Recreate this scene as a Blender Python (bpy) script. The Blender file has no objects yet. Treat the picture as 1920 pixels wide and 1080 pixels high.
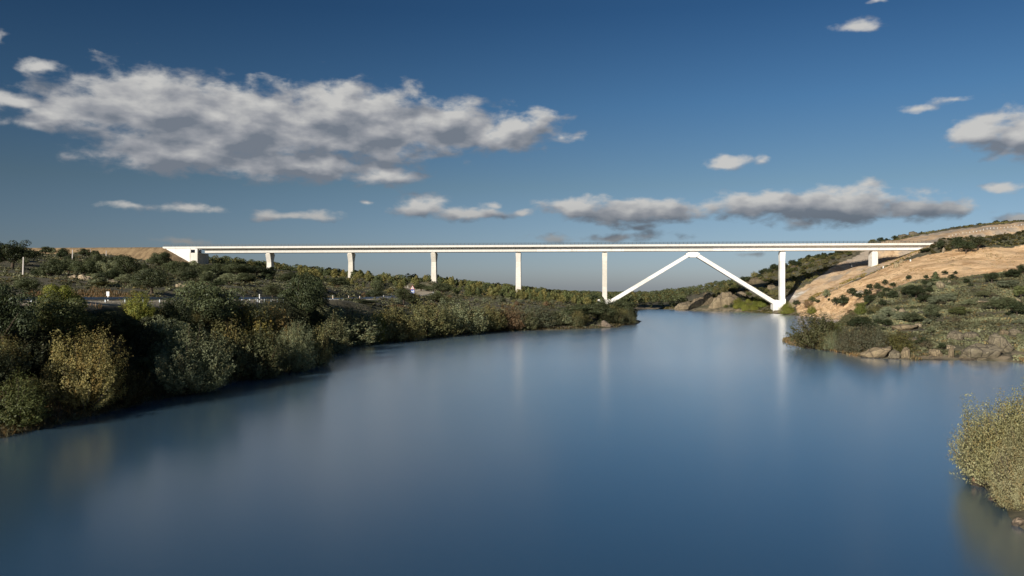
import bpy, math, random
import numpy as np
from mathutils import Vector
R = math.radians
PI = math.pi
C = bpy.context.scene.collection
scn = bpy.context.scene

# ------------------------------------------------------------------ camera, light, sky
CAMZ, F = 13.0, 1500.0
cam_d = bpy.data.cameras.new('camera')
cam_d.lens = 36 * F / 1920
cam_d.clip_end = 20000
cam = bpy.data.objects.new('camera', cam_d)
cam.location = (0, 0, CAMZ)
cam.rotation_euler = (R(90), 0, 0)
C.objects.link(cam)
scn.camera = cam
SUN_EL, SUN_AZ = R(20), R(180 + 33)          # azimuth clockwise from +Y
sun_dir = Vector((math.sin(SUN_AZ) * math.cos(SUN_EL), math.cos(SUN_AZ) * math.cos(SUN_EL), math.sin(SUN_EL)))
sd = bpy.data.lights.new('sun', 'SUN')
sd.energy = 5.0
sd.angle = R(0.5)
sd.color = (1.0, 0.92, 0.80)
sun = bpy.data.objects.new('sun', sd)
sun.rotation_euler = sun_dir.to_track_quat('Z', 'Y').to_euler()
C.objects.link(sun)
scn.view_settings.view_transform = 'Standard'
scn.view_settings.look = 'None'
scn.view_settings.exposure = 0.15
scn.view_settings.gamma = 1.0
scn.view_settings.use_curve_mapping = False

world = bpy.data.worlds.new('World')
scn.world = world
world.use_nodes = True


class NT:
    """small helper to wire node trees"""
    def __init__(self, tree):
        self.t = tree
    def n(self, typ, ins=None, **kw):
        nd = self.t.nodes.new(typ)
        for k, v in kw.items():
            setattr(nd, k, v)
        if ins:
            for k, v in ins.items():
                s = nd.inputs[k]
                if isinstance(v, bpy.types.NodeSocket):
                    self.t.links.new(v, s)
                else:
                    s.default_value = v
        return nd
    def m(self, op, a, b=0.0, c=0.0, clamp=False):
        nd = self.t.nodes.new('ShaderNodeMath')
        nd.operation = op
        nd.use_clamp = clamp
        for i, v in enumerate((a, b, c)):
            if isinstance(v, bpy.types.NodeSocket):
                self.t.links.new(v, nd.inputs[i])
            else:
                nd.inputs[i].default_value = v
        return nd.outputs[0]
    def v(self, op, a, b=(0, 0, 0)):
        nd = self.t.nodes.new('ShaderNodeVectorMath')
        nd.operation = op
        for i, x in enumerate((a, b)):
            if isinstance(x, bpy.types.NodeSocket):
                self.t.links.new(x, nd.inputs[i])
            else:
                nd.inputs[i].default_value = x
        return nd.outputs['Value'] if op in ('LENGTH', 'DOT_PRODUCT') else nd.outputs[0]
    def mr(self, x, a, b, c=0.0, d=1.0, smooth=True):
        nd = self.t.nodes.new('ShaderNodeMapRange')
        if smooth:
            nd.interpolation_type = 'SMOOTHSTEP'
        self.t.links.new(x, nd.inputs[0])
        for i, v in enumerate((a, b, c, d)):
            nd.inputs[i + 1].default_value = v
        return nd.outputs[0]
    def mix(self, f, a, b, typ='MIX'):
        nd = self.t.nodes.new('ShaderNodeMix')
        nd.data_type = 'RGBA'
        nd.blend_type = typ
        for s, v in ((nd.inputs[0], f), (nd.inputs[6], a), (nd.inputs[7], b)):
            if isinstance(v, bpy.types.NodeSocket):
                self.t.links.new(v, s)
            elif s == nd.inputs[0]:
                s.default_value = v
            else:
                s.default_value = (v[0], v[1], v[2], 1)
        return nd.outputs[2]
    def noise(self, vec, scale, detail=4, rough=0.55, out=0, dist=0.0):
        nd = self.n('ShaderNodeTexNoise', {'Vector': vec, 'Scale': scale, 'Detail': detail, 'Roughness': rough, 'Distortion': dist})
        return nd.outputs[out]


def ae(u, v):
    """direction (azimuth, elevation) of a sky point"""
    x, z = (u - 960) / F, (540 - v) / F
    return math.atan2(x, 1), math.atan2(z, math.hypot(1, x))


# clouds are set by compass direction and elevation: (u, v, half width, half height, strength)
CLOUDS = [
    (120, 222, 130, 26, .9), (290, 205, 200, 72, 1.25), (480, 236, 260, 76, 1.3), (660, 235, 210, 76, 1.3), (840, 240, 140, 50, 1.1),
    (960, 250, 90, 36, 1.0), (1012, 238, 50, 30, .8), (1062, 262, 34, 16, .7), (330, 290, 180, 38, 1.15), (560, 308, 210, 30, 1.15), (720, 328, 76, 20, 1.0),
    (60, 228, 90, 16, .7), (40, 188, 70, 16, .85), (78, 126, 44, 18, .75), (140, 160, 30, 10, .45), (0, 68, 14, 16, .4),
    (228, 384, 44, 7, .52), (360, 391, 92, 10, .58), (545, 402, 76, 10, .66), (350, 456, 60, 8, .55), (690, 383, 14, 7, .6),
    (785, 386, 62, 22, .95), (880, 400, 84, 17, .95), (985, 397, 30, 9, .7), (925, 381, 30, 7, .6),
    (1080, 388, 76, 20, 1.0), (1200, 398, 150, 26, 1.15), (1430, 386, 150, 26, 1.15), (1560, 386, 170, 36, 1.3), (1710, 392, 110, 24, 1.0),
    (1140, 444, 150, 11, .62), (1190, 428, 46, 7, .55),
    (1360, 303, 40, 17, .9), (1422, 300, 14, 8, .45), (1610, 44, 52, 12, .85), (1725, 207, 28, 8, .6), (1790, 186, 36, 6, .3),
    (1840, 245, 96, 30, 1.05), (1930, 255, 110, 52, 1.25), (1890, 351, 34, 12, .85), (1910, 408, 46, 9, .8), (1655, 0, 30, 4, .6),
    (1400, 478, 26, 5, .4), (2150, 260, 170, 60, 1.1), (-160, 230, 130, 50, 1.0),
]


def build_world():
    t = NT(world.node_tree)
    world.node_tree.nodes.clear()
    # --- density group, evaluated twice (here and a little towards the light)
    g = bpy.data.node_groups.new('cloud_density', 'ShaderNodeTree')
    g.interface.new_socket('P', in_out='INPUT', socket_type='NodeSocketVector')
    g.interface.new_socket('D', in_out='OUTPUT', socket_type='NodeSocketFloat')
    g.interface.new_socket('H', in_out='OUTPUT', socket_type='NodeSocketFloat')
    q = NT(g)
    gi = g.nodes.new('NodeGroupInput')
    go = g.nodes.new('NodeGroupOutput')
    P = gi.outputs[0]
    st = q.v('MULTIPLY', P, (1.0, 1.9, 1.0))
    warp = q.noise(st, 16, 3, .6, out=1)
    wv = q.v('MULTIPLY', q.v('SUBTRACT', warp, (.5, .5, .5)), (.040, .018, 0))
    Pw = q.v('ADD', P, wv)
    cur = None
    for (u, v, ru, rv, s) in CLOUDS:
        a, e = ae(u, v)
        a2, _ = ae(u + ru, v)
        k = F / (1 + ((u - 960) / F) ** 2) ** -.5
        ra, re = max(a2 - a, .004), rv / k
        d = q.v('MULTIPLY', q.v('SUBTRACT', Pw, (a, e, 0)), (1 / (ra * 1.12), 1 / (re * 1.18), 0))
        val = q.m('SUBTRACT', s, q.m('MULTIPLY', q.v('LENGTH', d), 1.0 * s))
        cur = val if cur is None else q.m('SMOOTH_MAX', cur, val, .25)
    cur = q.m('MAXIMUM', cur, -.6)
    n1 = q.noise(st, 28, 9, .56, dist=.15)
    n2 = q.noise(st, 11, 2, .5)
    D = q.m('ADD', cur, q.m('ADD', q.m('MULTIPLY', q.m('SUBTRACT', n1, .5), 1.75), q.m('MULTIPLY', q.m('SUBTRACT', n2, .5), .7)))
    g.links.new(D, go.inputs[0])
    nh = q.noise(st, 20, 4, .48, dist=.1)
    g.links.new(q.m('ADD', q.m('MULTIPLY', cur, 1.1), q.m('ADD', q.m('MULTIPLY', q.m('SUBTRACT', nh, .5), 2.0), q.m('MULTIPLY', q.m('SUBTRACT', n1, .5), .35))), go.inputs[1])

    tc = t.n('ShaderNodeTexCoord')
    d = t.v('NORMALIZE', tc.outputs['Generated'])
    sp = t.n('ShaderNodeSeparateXYZ', {0: d})
    A = t.m('ARCTAN2', sp.outputs[0], sp.outputs[1])
    E = t.m('ARCSINE', sp.outputs[2])
    P = t.n('ShaderNodeCombineXYZ', {0: A, 1: E, 2: 0.0}).outputs[0]
    g1 = t.n('ShaderNodeGroup', node_tree=g)
    g2 = t.n('ShaderNodeGroup', node_tree=g)
    t.t.links.new(P, g1.inputs[0])
    t.t.links.new(t.v('ADD', P, (-.008, .015, 0)), g2.inputs[0])
    D1, D2 = g1.outputs[0], g2.outputs[0]
    alpha = t.mr(D1, -.03, .62)
    alpha = t.m('MULTIPLY', alpha, t.mr(E, .0, .12, .80, .96))
    lit = t.m('ADD', t.m('MULTIPLY', t.m('SUBTRACT', g1.outputs[1], g2.outputs[1]), .92), .43)
    thick = t.mr(D1, .35, 1.5, 0.0, .28)
    soft = t.noise(t.v('MULTIPLY', P, (1, 2.4, 1)), 15, 3, .5)
    lit = t.m('ADD', t.m('SUBTRACT', lit, thick), t.m('MULTIPLY', t.m('SUBTRACT', soft, .5), .9))
    lit = t.m('SUBTRACT', lit, t.mr(E, .06, .17, .20, 0), clamp=True)
    ramp = t.n('ShaderNodeValToRGB', {0: lit})
    cr = ramp.color_ramp
    cr.elements[0].position, cr.elements[0].color = 0.0, (.155, .178, .215, 1)
    cr.elements[1].position, cr.elements[1].color = 1.0, (.52, .515, .50, 1)
    e = cr.elements.new(.45)
    e.color = (.29, .30, .325, 1)
    # --- clear sky: physical sky, toned by height as a polarising filter does
    sky = t.n('ShaderNodeTexSky')
    sky.sky_type = 'NISHITA'
    sky.sun_disc = False
    sky.sun_elevation = SUN_EL
    sky.sun_rotation = SUN_AZ
    sky.altitude = 700
    sky.air_density = 1.0
    sky.dust_density = SKY_DUST
    sky.ozone_density = 1.6
    tone = t.n('ShaderNodeValToRGB', {0: t.mr(E, -.02, .6, smooth=False)})
    cr = tone.color_ramp
    cr.elements[0].position, cr.elements[0].color = 0.0, TONE[0]
    cr.elements[1].position, cr.elements[1].color = 1.0, TONE[-1]
    for i, pos in enumerate(TONE_POS):
        e = cr.elements.new(pos)
        e.color = TONE[i + 1]
    skyc = t.mix(1.0, sky.outputs[0], tone.outputs[0], 'MULTIPLY')
    # polarising filter: the sky is darkest at right angles to the sun
    ca = t.v('DOT_PRODUCT', d, tuple(sun_dir))
    pol = t.m('SUBTRACT', 1.0, t.m('MULTIPLY', t.m('SUBTRACT', 1.0, t.m('MULTIPLY', ca, ca)), .48))
    skyc = t.mix(1.0, skyc, t.n('ShaderNodeCombineXYZ', {0: pol, 1: pol, 2: pol}).outputs[0], 'MULTIPLY')
    # clouds are given in scene brightness, the sky in Nishita units: bring both to one scale
    dim = t.mr(E, .045, .115, .45 / SKY_STR, 1 / SKY_STR)
    cl = t.mix(1.0, ramp.outputs[0], t.n('ShaderNodeCombineXYZ', {0: dim, 1: dim, 2: dim}).outputs[0], 'MULTIPLY')
    col = t.mix(alpha, skyc, cl)
    bg = t.n('ShaderNodeBackground', {'Color': col, 'Strength': SKY_STR})
    out = t.n('ShaderNodeOutputWorld')
    t.t.links.new(bg.outputs[0], out.inputs[0])


SKY_STR = 0.10
SKY_DUST = 1.0
TONE_POS = (.07, .234, .39, .565)
TONE = [(.49, .55, .83, 1), (.50, .58, .84, 1), (.42, .51, .59, 1), (.29, .47, .62, 1), (.18, .36, .53, 1), (.17, .34, .51, 1)]
build_world()

# ------------------------------------------------------------------ helpers
rng = np.random.default_rng(7)
random.seed(7)


def tag(o, label=None, cat=None, group=None, kind=None):
    if label:
        o['label'] = label
    if cat:
        o['category'] = cat
    if group:
        o['group'] = group
    if kind:
        o['kind'] = kind
    return o


def mesh_np(name, V, faces, mats, attrs=None, midx=None, smooth=False):
    """faces: (N,3) or (N,4) int array, or a list of polygons"""
    me = bpy.data.meshes.new(name)
    V = np.asarray(V, dtype=np.float32)
    if isinstance(faces, np.ndarray):
        k = faces.shape[1]
        nf = len(faces)
        me.vertices.add(len(V))
        me.vertices.foreach_set('co', V.ravel())
        me.loops.add(nf * k)
        me.loops.foreach_set('vertex_index', faces.astype(np.int32).ravel())
        me.polygons.add(nf)
        me.polygons.foreach_set('loop_start', np.arange(0, nf * k, k, dtype=np.int32))
        me.polygons.foreach_set('loop_total', np.full(nf, k, dtype=np.int32))
    else:
        me.from_pydata([tuple(v) for v in V.tolist()], [], faces)
    if midx is not None:
        me.polygons.foreach_set('material_index', np.asarray(midx, dtype=np.int32))
    if smooth is not False:
        s = np.ones(len(me.polygons), dtype=bool) if smooth is True else smooth
        me.polygons.foreach_set('use_smooth', s)
    me.update(calc_edges=True)
    for k_, a in (attrs or {}).items():
        at = me.attributes.new(k_, 'FLOAT', 'POINT')
        at.data.foreach_set('value', np.asarray(a, dtype=np.float32))
    for m in mats:
        me.materials.append(m)
    return me


def link(name, me, parent=None, loc=(0, 0, 0)):
    o = bpy.data.objects.new(name, me)
    C.objects.link(o)
    o.location = loc
    if parent:
        o.parent = parent
    return o


class MB:
    """collects simple solids, builds ONE mesh"""
    def __init__(self):
        self.v, self.f = [], []
    def prism(self, poly, a, b, axis='y'):
        """poly in the two other axes, extruded from a to b"""
        n = len(poly)
        o = len(self.v)
        for t in (a, b):
            for p, q in poly:
                self.v.append((p, t, q) if axis == 'y' else ((t, p, q) if axis == 'x' else (p, q, t)))
        self.f.append([o + i for i in range(n)][::-1])
        self.f.append([o + n + i for i in range(n)])
        for i in range(n):
            j = (i + 1) % n
            self.f.append([o + i, o + j, o + n + j, o + n + i])
        return self
    def box(self, x0, x1, y0, y1, z0, z1):
        return self.prism([(x0, z0), (x1, z0), (x1, z1), (x0, z1)], y0, y1)
    def hexa(self, bot, top):
        o = len(self.v)
        self.v += list(bot) + list(top)
        self.f += [[o + 3, o + 2, o + 1, o], [o + 4, o + 5, o + 6, o + 7]]
        for i in range(4):
            j = (i + 1) % 4
            self.f.append([o + i, o + j, o + 4 + j, o + 4 + i])
        return self
    def tube(self, pts, rad, sides=6):
        o = len(self.v)
        pts = [Vector(p) for p in pts]
        for i, p in enumerate(pts):
            d = (pts[min(i + 1, len(pts) - 1)] - pts[max(i - 1, 0)]).normalized()
            a = d.cross(Vector((0.3, 1, 0.1))).normalized()
            b = d.cross(a)
            r = rad[i] if hasattr(rad, '__len__') else rad
            for k in range(sides):
                c, s = math.cos(2 * PI * k / sides) * r, math.sin(2 * PI * k / sides) * r
                self.v.append(tuple(p + a * c + b * s))
        for i in range(len(pts) - 1):
            for k in range(sides):
                k2 = (k + 1) % sides
                self.f.append([o + i * sides + k, o + i * sides + k2, o + (i + 1) * sides + k2, o + (i + 1) * sides + k])
        self.f.append([o + k for k in range(sides)][::-1])
        self.f.append([o + (len(pts) - 1) * sides + k for k in range(sides)])
        return self
    def build(self, name, mat, parent=None, loc=(0, 0, 0), bevel=0, smooth=False):
        me = mesh_np(name, self.v, self.f, [mat], smooth=smooth)
        import bmesh
        bm = bmesh.new()
        bm.from_mesh(me)
        bmesh.ops.recalc_face_normals(bm, faces=bm.faces)
        if bevel:
            bmesh.ops.bevel(bm, geom=bm.edges[:], offset=bevel, segments=1, affect='EDGES', profile=.7)
        bm.to_mesh(me)
        bm.free()
        return link(name, me, parent, loc)


_lat = {}
def vnoise(x, y, seed=0):
    """smooth value noise 0..1 on arrays"""
    if seed not in _lat:
        _lat[seed] = np.random.default_rng(1000 + seed).random((256, 256))
    L = _lat[seed]
    xi, yi = np.floor(x).astype(int), np.floor(y).astype(int)
    fx, fy = x - xi, y - yi
    fx, fy = fx * fx * (3 - 2 * fx), fy * fy * (3 - 2 * fy)
    g = lambda a, b: L[a & 255, b & 255]
    return (g(xi, yi) * (1 - fx) + g(xi + 1, yi) * fx) * (1 - fy) + (g(xi, yi + 1) * (1 - fx) + g(xi + 1, yi + 1) * fx) * fy


def fbm(x, y, oct=4, seed=0, gain=.5):
    s, a, t = 0, 1, 0
    for i in range(oct):
        s = s + a * vnoise(x * 2 ** i, y * 2 ** i, seed + i)
        t += a
        a *= gain
    return s / t


def sstep(a, b, x):
    t = np.clip((x - a) / (b - a), 0, 1)
    return t * t * (3 - 2 * t)


# ------------------------------------------------------------------ terrain
def P(u, v, Y):
    return ((u - 960) / F * Y, Y, CAMZ - (v - 540) / F * Y)


WATER = [(-160, -300), (-100, -20), (-66, 40), (-44.6, 69.6), (-43, 80), (-41, 93), (-38.6, 111), (-35, 128), (-33.7, 139), (-37, 160), (-40, 182),
         (-27.5, 201), (-15, 229), (6.5, 244), (32, 260), (45, 285), (49, 309), (52, 350), (58, 400), (66, 440), (72, 458), (80, 486), (88, 489),
         (98, 481), (103, 457), (112, 446), (123, 437), (129, 414), (132, 396), (133, 382), (136, 361), (137, 352), (132, 320), (115, 270), (90, 235),
         (69, 203), (64, 186), (65.5, 170), (66, 157), (68, 149), (72, 145.5), (81.5, 145.5), (89, 139), (105, 135), (130, 110), (120, 90), (90, 80),
         (58, 74), (46, 69), (38, 63), (31.2, 54), (29.2, 47.5), (27.5, 43), (26, 25), (30, 0), (40, -300)]
ROAD = [(-150, -20, 12), (-98, 20, 11.8), (-68, 62, 11.3), (-59.5, 92, 11.2), (-56.5, 110, 11), (-54, 130, 10.7), (-53, 160, 10.4), (-52.5, 195, 9.9), (-51, 230, 9.3),
        (-47.5, 262, 9.1), (-43, 295, 9.0), (-39.5, 330, 9.6), (-39.5, 360, 10.2), (-46, 395, 11.0), (-57, 425, 12.3), (-72, 465, 14), (-95, 540, 16)]
BANG = math.atan(-.0911)
def bY(X):
    return 440 - .0911 * (X + 133)

CP = [P(0, 504, 250), P(43, 522, 200), P(160, 531, 168), P(135, 493, 300), P(199, 481, 400), P(300, 495, 400), P(375, 498, 432), P(440, 505, 420),
      P(506, 510, 438), P(657, 523, 434), P(811, 531, 428), P(968, 553, 424), (44, 418, 4.2), P(560, 530, 300), P(600, 540, 260), P(480, 545, 215),
      P(350, 545, 170), P(250, 520, 260), P(680, 545, 320), P(740, 548, 340),
      (-62, 60, 11.3), (-59, 92, 11.2), (-54, 130, 10.7), (-53, 160, 10.4), (-52.5, 195, 9.9), (-51, 230, 9.3), (-47, 265, 9.1), (-42.5, 295, 9),
      (-38.5, 330, 9.6), (-39, 370, 10.4), (-110, 0, 11.5), (-130, 40, 13), (-140, 110, 18), (-200, 180, 23), (-90, 120, 12.8), (-300, 300, 30), (-420, 440, 29),
      (-300, 437, 28.6), (-230, 437, 27.5), (-190, 437, 26),
      P(800, 566, 300), P(800, 590, 230), P(900, 572, 300), P(860, 600, 240), P(968, 564, 345), P(1000, 598, 262), P(1080, 578, 350), P(1100, 592, 290), P(1150, 584, 340),
      P(1150, 573, 420),
      P(400, 493, 520), P(506, 505, 540), P(600, 520, 560), P(657, 526, 600), P(811, 538, 650), P(968, 548, 700), P(1129, 556, 750), P(1250, 559, 800), P(1330, 559, 850), P(1330, 562, 600),
      P(1200, 575, 490), P(1200, 566, 570), P(1260, 558, 680), P(1290, 568, 520), (-300, 520, 33), (-400, 800, 25), (0, 560, 10.5), (-80, 520, 16.5),
      P(1330, 560, 500), P(1360, 549, 490), P(1390, 532, 500), P(1430, 513, 500), P(1500, 494, 490), P(1600, 475, 480), P(1640, 464, 480), P(1700, 446, 480), P(1800, 430, 480),
      P(1920, 417, 480), P(2100, 402, 480), P(1345, 574, 455), P(1385, 548, 470), P(1430, 540, 462), P(1430, 570, 428), P(1500, 520, 456), P(1500, 545, 430), P(1560, 502, 442),
      (120, 600, 2), (150, 600, 5), (180, 620, 14), (220, 600, 26), (330, 600, 36), (330, 760, 30), (200, 760, 16), (137, 416, 2.2), (150, 413, 6.5), (165, 411, 13.5), (178, 411, 20.5), (185.5, 410, 24.3), (185, 420, 24.8),
      (198, 408, 28), (213, 408, 33), (196, 430, 27), (205, 447, 39),
      P(1700, 449, 447), P(1800, 432, 449), P(1900, 420, 449), P(1745, 456, 394), P(1770, 449, 391), P(1800, 447, 390), P(1920, 439, 389), P(2050, 430, 389), P(1770, 477, 376),
      P(1900, 467, 374), P(2050, 460, 374), P(1720, 486, 382), P(1700, 492, 380), P(1640, 516, 377), P(1600, 531, 377), P(1560, 549, 379), P(1500, 576, 385), P(1900, 520, 318),
      P(1900, 492, 348), P(1800, 522, 316), P(1800, 497, 350), P(1720, 526, 315), P(1650, 550, 315), P(1600, 564, 318), P(1545, 581, 335), P(1500, 584, 372),
      P(1920, 508, 280), P(1920, 560, 230), P(1920, 600, 190), P(1920, 645, 158), P(1800, 536, 270), P(1800, 577, 220), P(1800, 620, 180), P(1700, 548, 260), P(1700, 588, 215),
      P(1700, 640, 165), P(1600, 582, 250), P(1600, 622, 195), P(1540, 600, 240), P(2150, 480, 300), P(2150, 560, 200), (40, 50, 2.0), (50, 45, 3.5), (60, 60, 2.2), (45, 30, 4), (70, 20, 8),
      (160, 120, 6), (260, 120, 14)]
CP = np.array(CP)
def _rbf():
    X, Y, Z = CP.T
    n = len(CP)
    K = np.hypot(X[:, None] - X[None], Y[:, None] - Y[None])
    A = np.zeros((n + 3, n + 3))
    A[:n, :n] = -K - np.eye(n) * 1.5
    A[:n, n], A[:n, n + 1], A[:n, n + 2] = 1, X / 100, Y / 100
    A[n:, :n] = A[:n, n:].T
    return np.linalg.solve(A, np.concatenate([Z, [0, 0, 0]]))
RW = _rbf()


def seg_dist(x, y, pts, with_t=False):
    best = np.full(x.shape, 1e9)
    val = np.zeros(x.shape)
    for a, b in zip(pts[:-1], pts[1:]):
        dx, dy = b[0] - a[0], b[1] - a[1]
        t = np.clip(((x - a[0]) * dx + (y - a[1]) * dy) / (dx * dx + dy * dy), 0, 1)
        d = np.hypot(x - a[0] - t * dx, y - a[1] - t * dy)
        if with_t:
            val = np.where(d < best, a[2] + t * (b[2] - a[2]), val)
        best = np.minimum(best, d)
    return (best, val) if with_t else best


def in_poly(x, y, poly):
    c = np.zeros(x.shape, dtype=bool)
    for (x0, y0), (x1, y1) in zip(poly, poly[1:] + poly[:1]):
        if y0 == y1:
            continue
        c ^= ((y0 > y) != (y1 > y)) & (x < (x1 - x0) * (y - y0) / (y1 - y0) + x0)
    return c


def poly_mask(x, y, poly, w=3.0):
    d = seg_dist(x, y, poly + [poly[0]])
    return sstep(-w, w, np.where(in_poly(x, y, poly), d, -d))


def shore(x, y):
    """signed distance to the waterline, + on land"""
    k = np.clip(y / 140, .35, 1)
    xx = x + (fbm(x / 9, y / 9, 3, 40) - .5) * 5 * k
    yy = y + (fbm(x / 9, y / 9, 3, 50) - .5) * 5 * k
    d = seg_dist(xx, yy, WATER + [WATER[0]])
    return np.where(in_poly(xx, yy, WATER), -d, d)


pxy = lambda l: [P(*q)[:2] for q in l]
SAND = pxy([(1492, 574, 398), (1540, 553, 392), (1600, 534, 388), (1660, 508, 385), (1720, 489, 384), (1770, 480, 378), (1850, 470, 376), (1990, 464, 376),
            (2300, 462, 376), (2300, 515, 305), (1990, 518, 308), (1900, 524, 312), (1800, 522, 316), (1720, 530, 315), (1660, 547, 318), (1600, 563, 322), (1550, 577, 332), (1500, 585, 372)])
CUT = [(133, 402), (141, 421), (152, 432), (172, 440), (190, 447), (205, 458), (420, 462), (420, 397), (235, 397), (222, 402), (210, 392), (180, 388), (152, 393)]
EDGE_IN = (-190.5, bY(-190.5))


def embank(x, y):
    """crest of the railway embankment on the left, sloped on all sides"""
    c, s = math.cos(BANG), math.sin(BANG)
    lx = (x - EDGE_IN[0]) * c + (y - EDGE_IN[1]) * s
    ly = -(x - EDGE_IN[0]) * s + (y - EDGE_IN[1]) * c
    dx = np.maximum(lx, 0)
    dy = np.maximum(np.abs(ly) - 6.2, 0)
    return 35.05 - .56 * np.hypot(dx, dy) + (fbm(x / 5, y / 5, 3, 60) - .5) * .5 * sstep(0, 3, np.hypot(dx, dy))


def base_h(x, y):
    xs, ys = np.clip(x, -420, 330), np.clip(y, 0, 900)
    flat_x, flat_y = xs.ravel(), ys.ravel()
    out = np.zeros(flat_x.shape)
    for i in range(0, len(flat_x), 20000):
        a, b = flat_x[i:i + 20000], flat_y[i:i + 20000]
        out[i:i + 20000] = -(np.hypot(a[:, None] - CP[None, :, 0], b[:, None] - CP[None, :, 1]) @ RW[:-3]) + RW[-3] + RW[-2] * a / 100 + RW[-1] * b / 100
    return out.reshape(x.shape)


def height(x, y, masks=False):
    x, y = np.asarray(x, float), np.asarray(y, float)
    b = base_h(x, y)
    sand = poly_mask(x, y, SAND, 2.0)
    cut = poly_mask(x, y, CUT, 2.0)
    smooth = np.maximum(sand, cut)
    b = b + ((fbm(x / 26, y / 26, 3, 3) - .5) * 2.2 + (fbm(x / 5, y / 5, 3, 9) - .5) * .9) * (1 - .8 * smooth)
    b = b + (fbm(x / 7 + y / 14, y / 30, 3, 77) - .5) * 1.5 * sand - np.abs(fbm(x / 5 + y / 30, y / 26, 3, 79) - .5) * 1.6 * sand
    b = b - np.abs(fbm(x / 4.5, y / 18, 3, 81) - .5) * 4.0 * cut * (1 - sand) * sstep(0, 6, np.abs(y - bY(x)) - 7)
    # road bench
    dr, zr = seg_dist(x, y, ROAD, True)
    b = np.where(dr < 22, (zr - .12) * (1 - sstep(6.5, 13, dr)) + b * sstep(6.5, 13, dr), b)
    # railway cutting on the right
    c, s = math.cos(BANG), math.sin(BANG)
    ly = (y - bY(x)) * c
    fl = 34.7 + .75 * np.maximum(np.abs(ly) - 6.6, 0)
    b = np.where(x > 214, np.minimum(b, fl + np.maximum(0, 224 - x) * .6), b)
    # excavated bench round the short pier on the right
    bench = 24.3 + .95 * np.maximum(ly - 16, 0) + .35 * np.maximum(x - 190, 0) * (ly < 14)
    b = np.where((x > 170) & (x < 214) & (ly > -2), np.minimum(b, bench), b)
    e = embank(x, y)
    em = (x < -160) & (e > b)
    emb = np.where(x < -160, sstep(-.8, .6, e - b), 0)
    b = np.where(em, e, b)
    # far away the land falls a little below the camera
    far = sstep(850, 1700, np.hypot(x, y))
    b = b * (1 - far) - 17 * far
    d = shore(x, y)
    land = .12 * np.minimum(np.maximum(d, 0), 3) + np.maximum(b, .4) * sstep(-1.5, 13.5, d) ** np.where(x < 10, 1.7, 1.0)
    wet = -np.minimum(.35 * np.abs(d), 4)
    h = np.where(far > 0.01, b, np.where(d > 0, land, wet))
    if masks:
        return h, sand, cut, emb, dr, d
    return h


def H1(x, y):
    return float(height(np.array([x]), np.array([y]))[0])


def axis(lo, hi, a, b, step, grow):
    mid = list(np.arange(a, b, step))
    up, s = [b], step
    while up[-1] < hi:
        s *= grow
        up.append(up[-1] + s)
    dn, s = [a - step], step
    while dn[-1] > lo:
        s *= grow
        dn.append(dn[-1] - s)
    return np.array(dn[::-1] + mid + up)


def mat(name):
    m = bpy.data.materials.new(name)
    m.use_nodes = True
    m.node_tree.nodes.clear()
    return m, NT(m.node_tree)


def finish(m, t, col, rough=.85, bump=None, bstr=.5, bdist=.1, **kw):
    p = t.n('ShaderNodeBsdfPrincipled', {'Roughness': rough})
    for k, v in kw.items():
        p.inputs[k.replace('_', ' ')].default_value = v
    if isinstance(col, bpy.types.NodeSocket):
        t.t.links.new(col, p.inputs['Base Color'])
    else:
        p.inputs['Base Color'].default_value = (*col, 1)
    if bump is not None:
        b = t.n('ShaderNodeBump', {'Strength': bstr, 'Distance': bdist, 'Height': bump})
        t.t.links.new(b.outputs[0], p.inputs['Normal'])
    o = t.n('ShaderNodeOutputMaterial')
    t.t.links.new(p.outputs[0], o.inputs[0])
    return m


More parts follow.
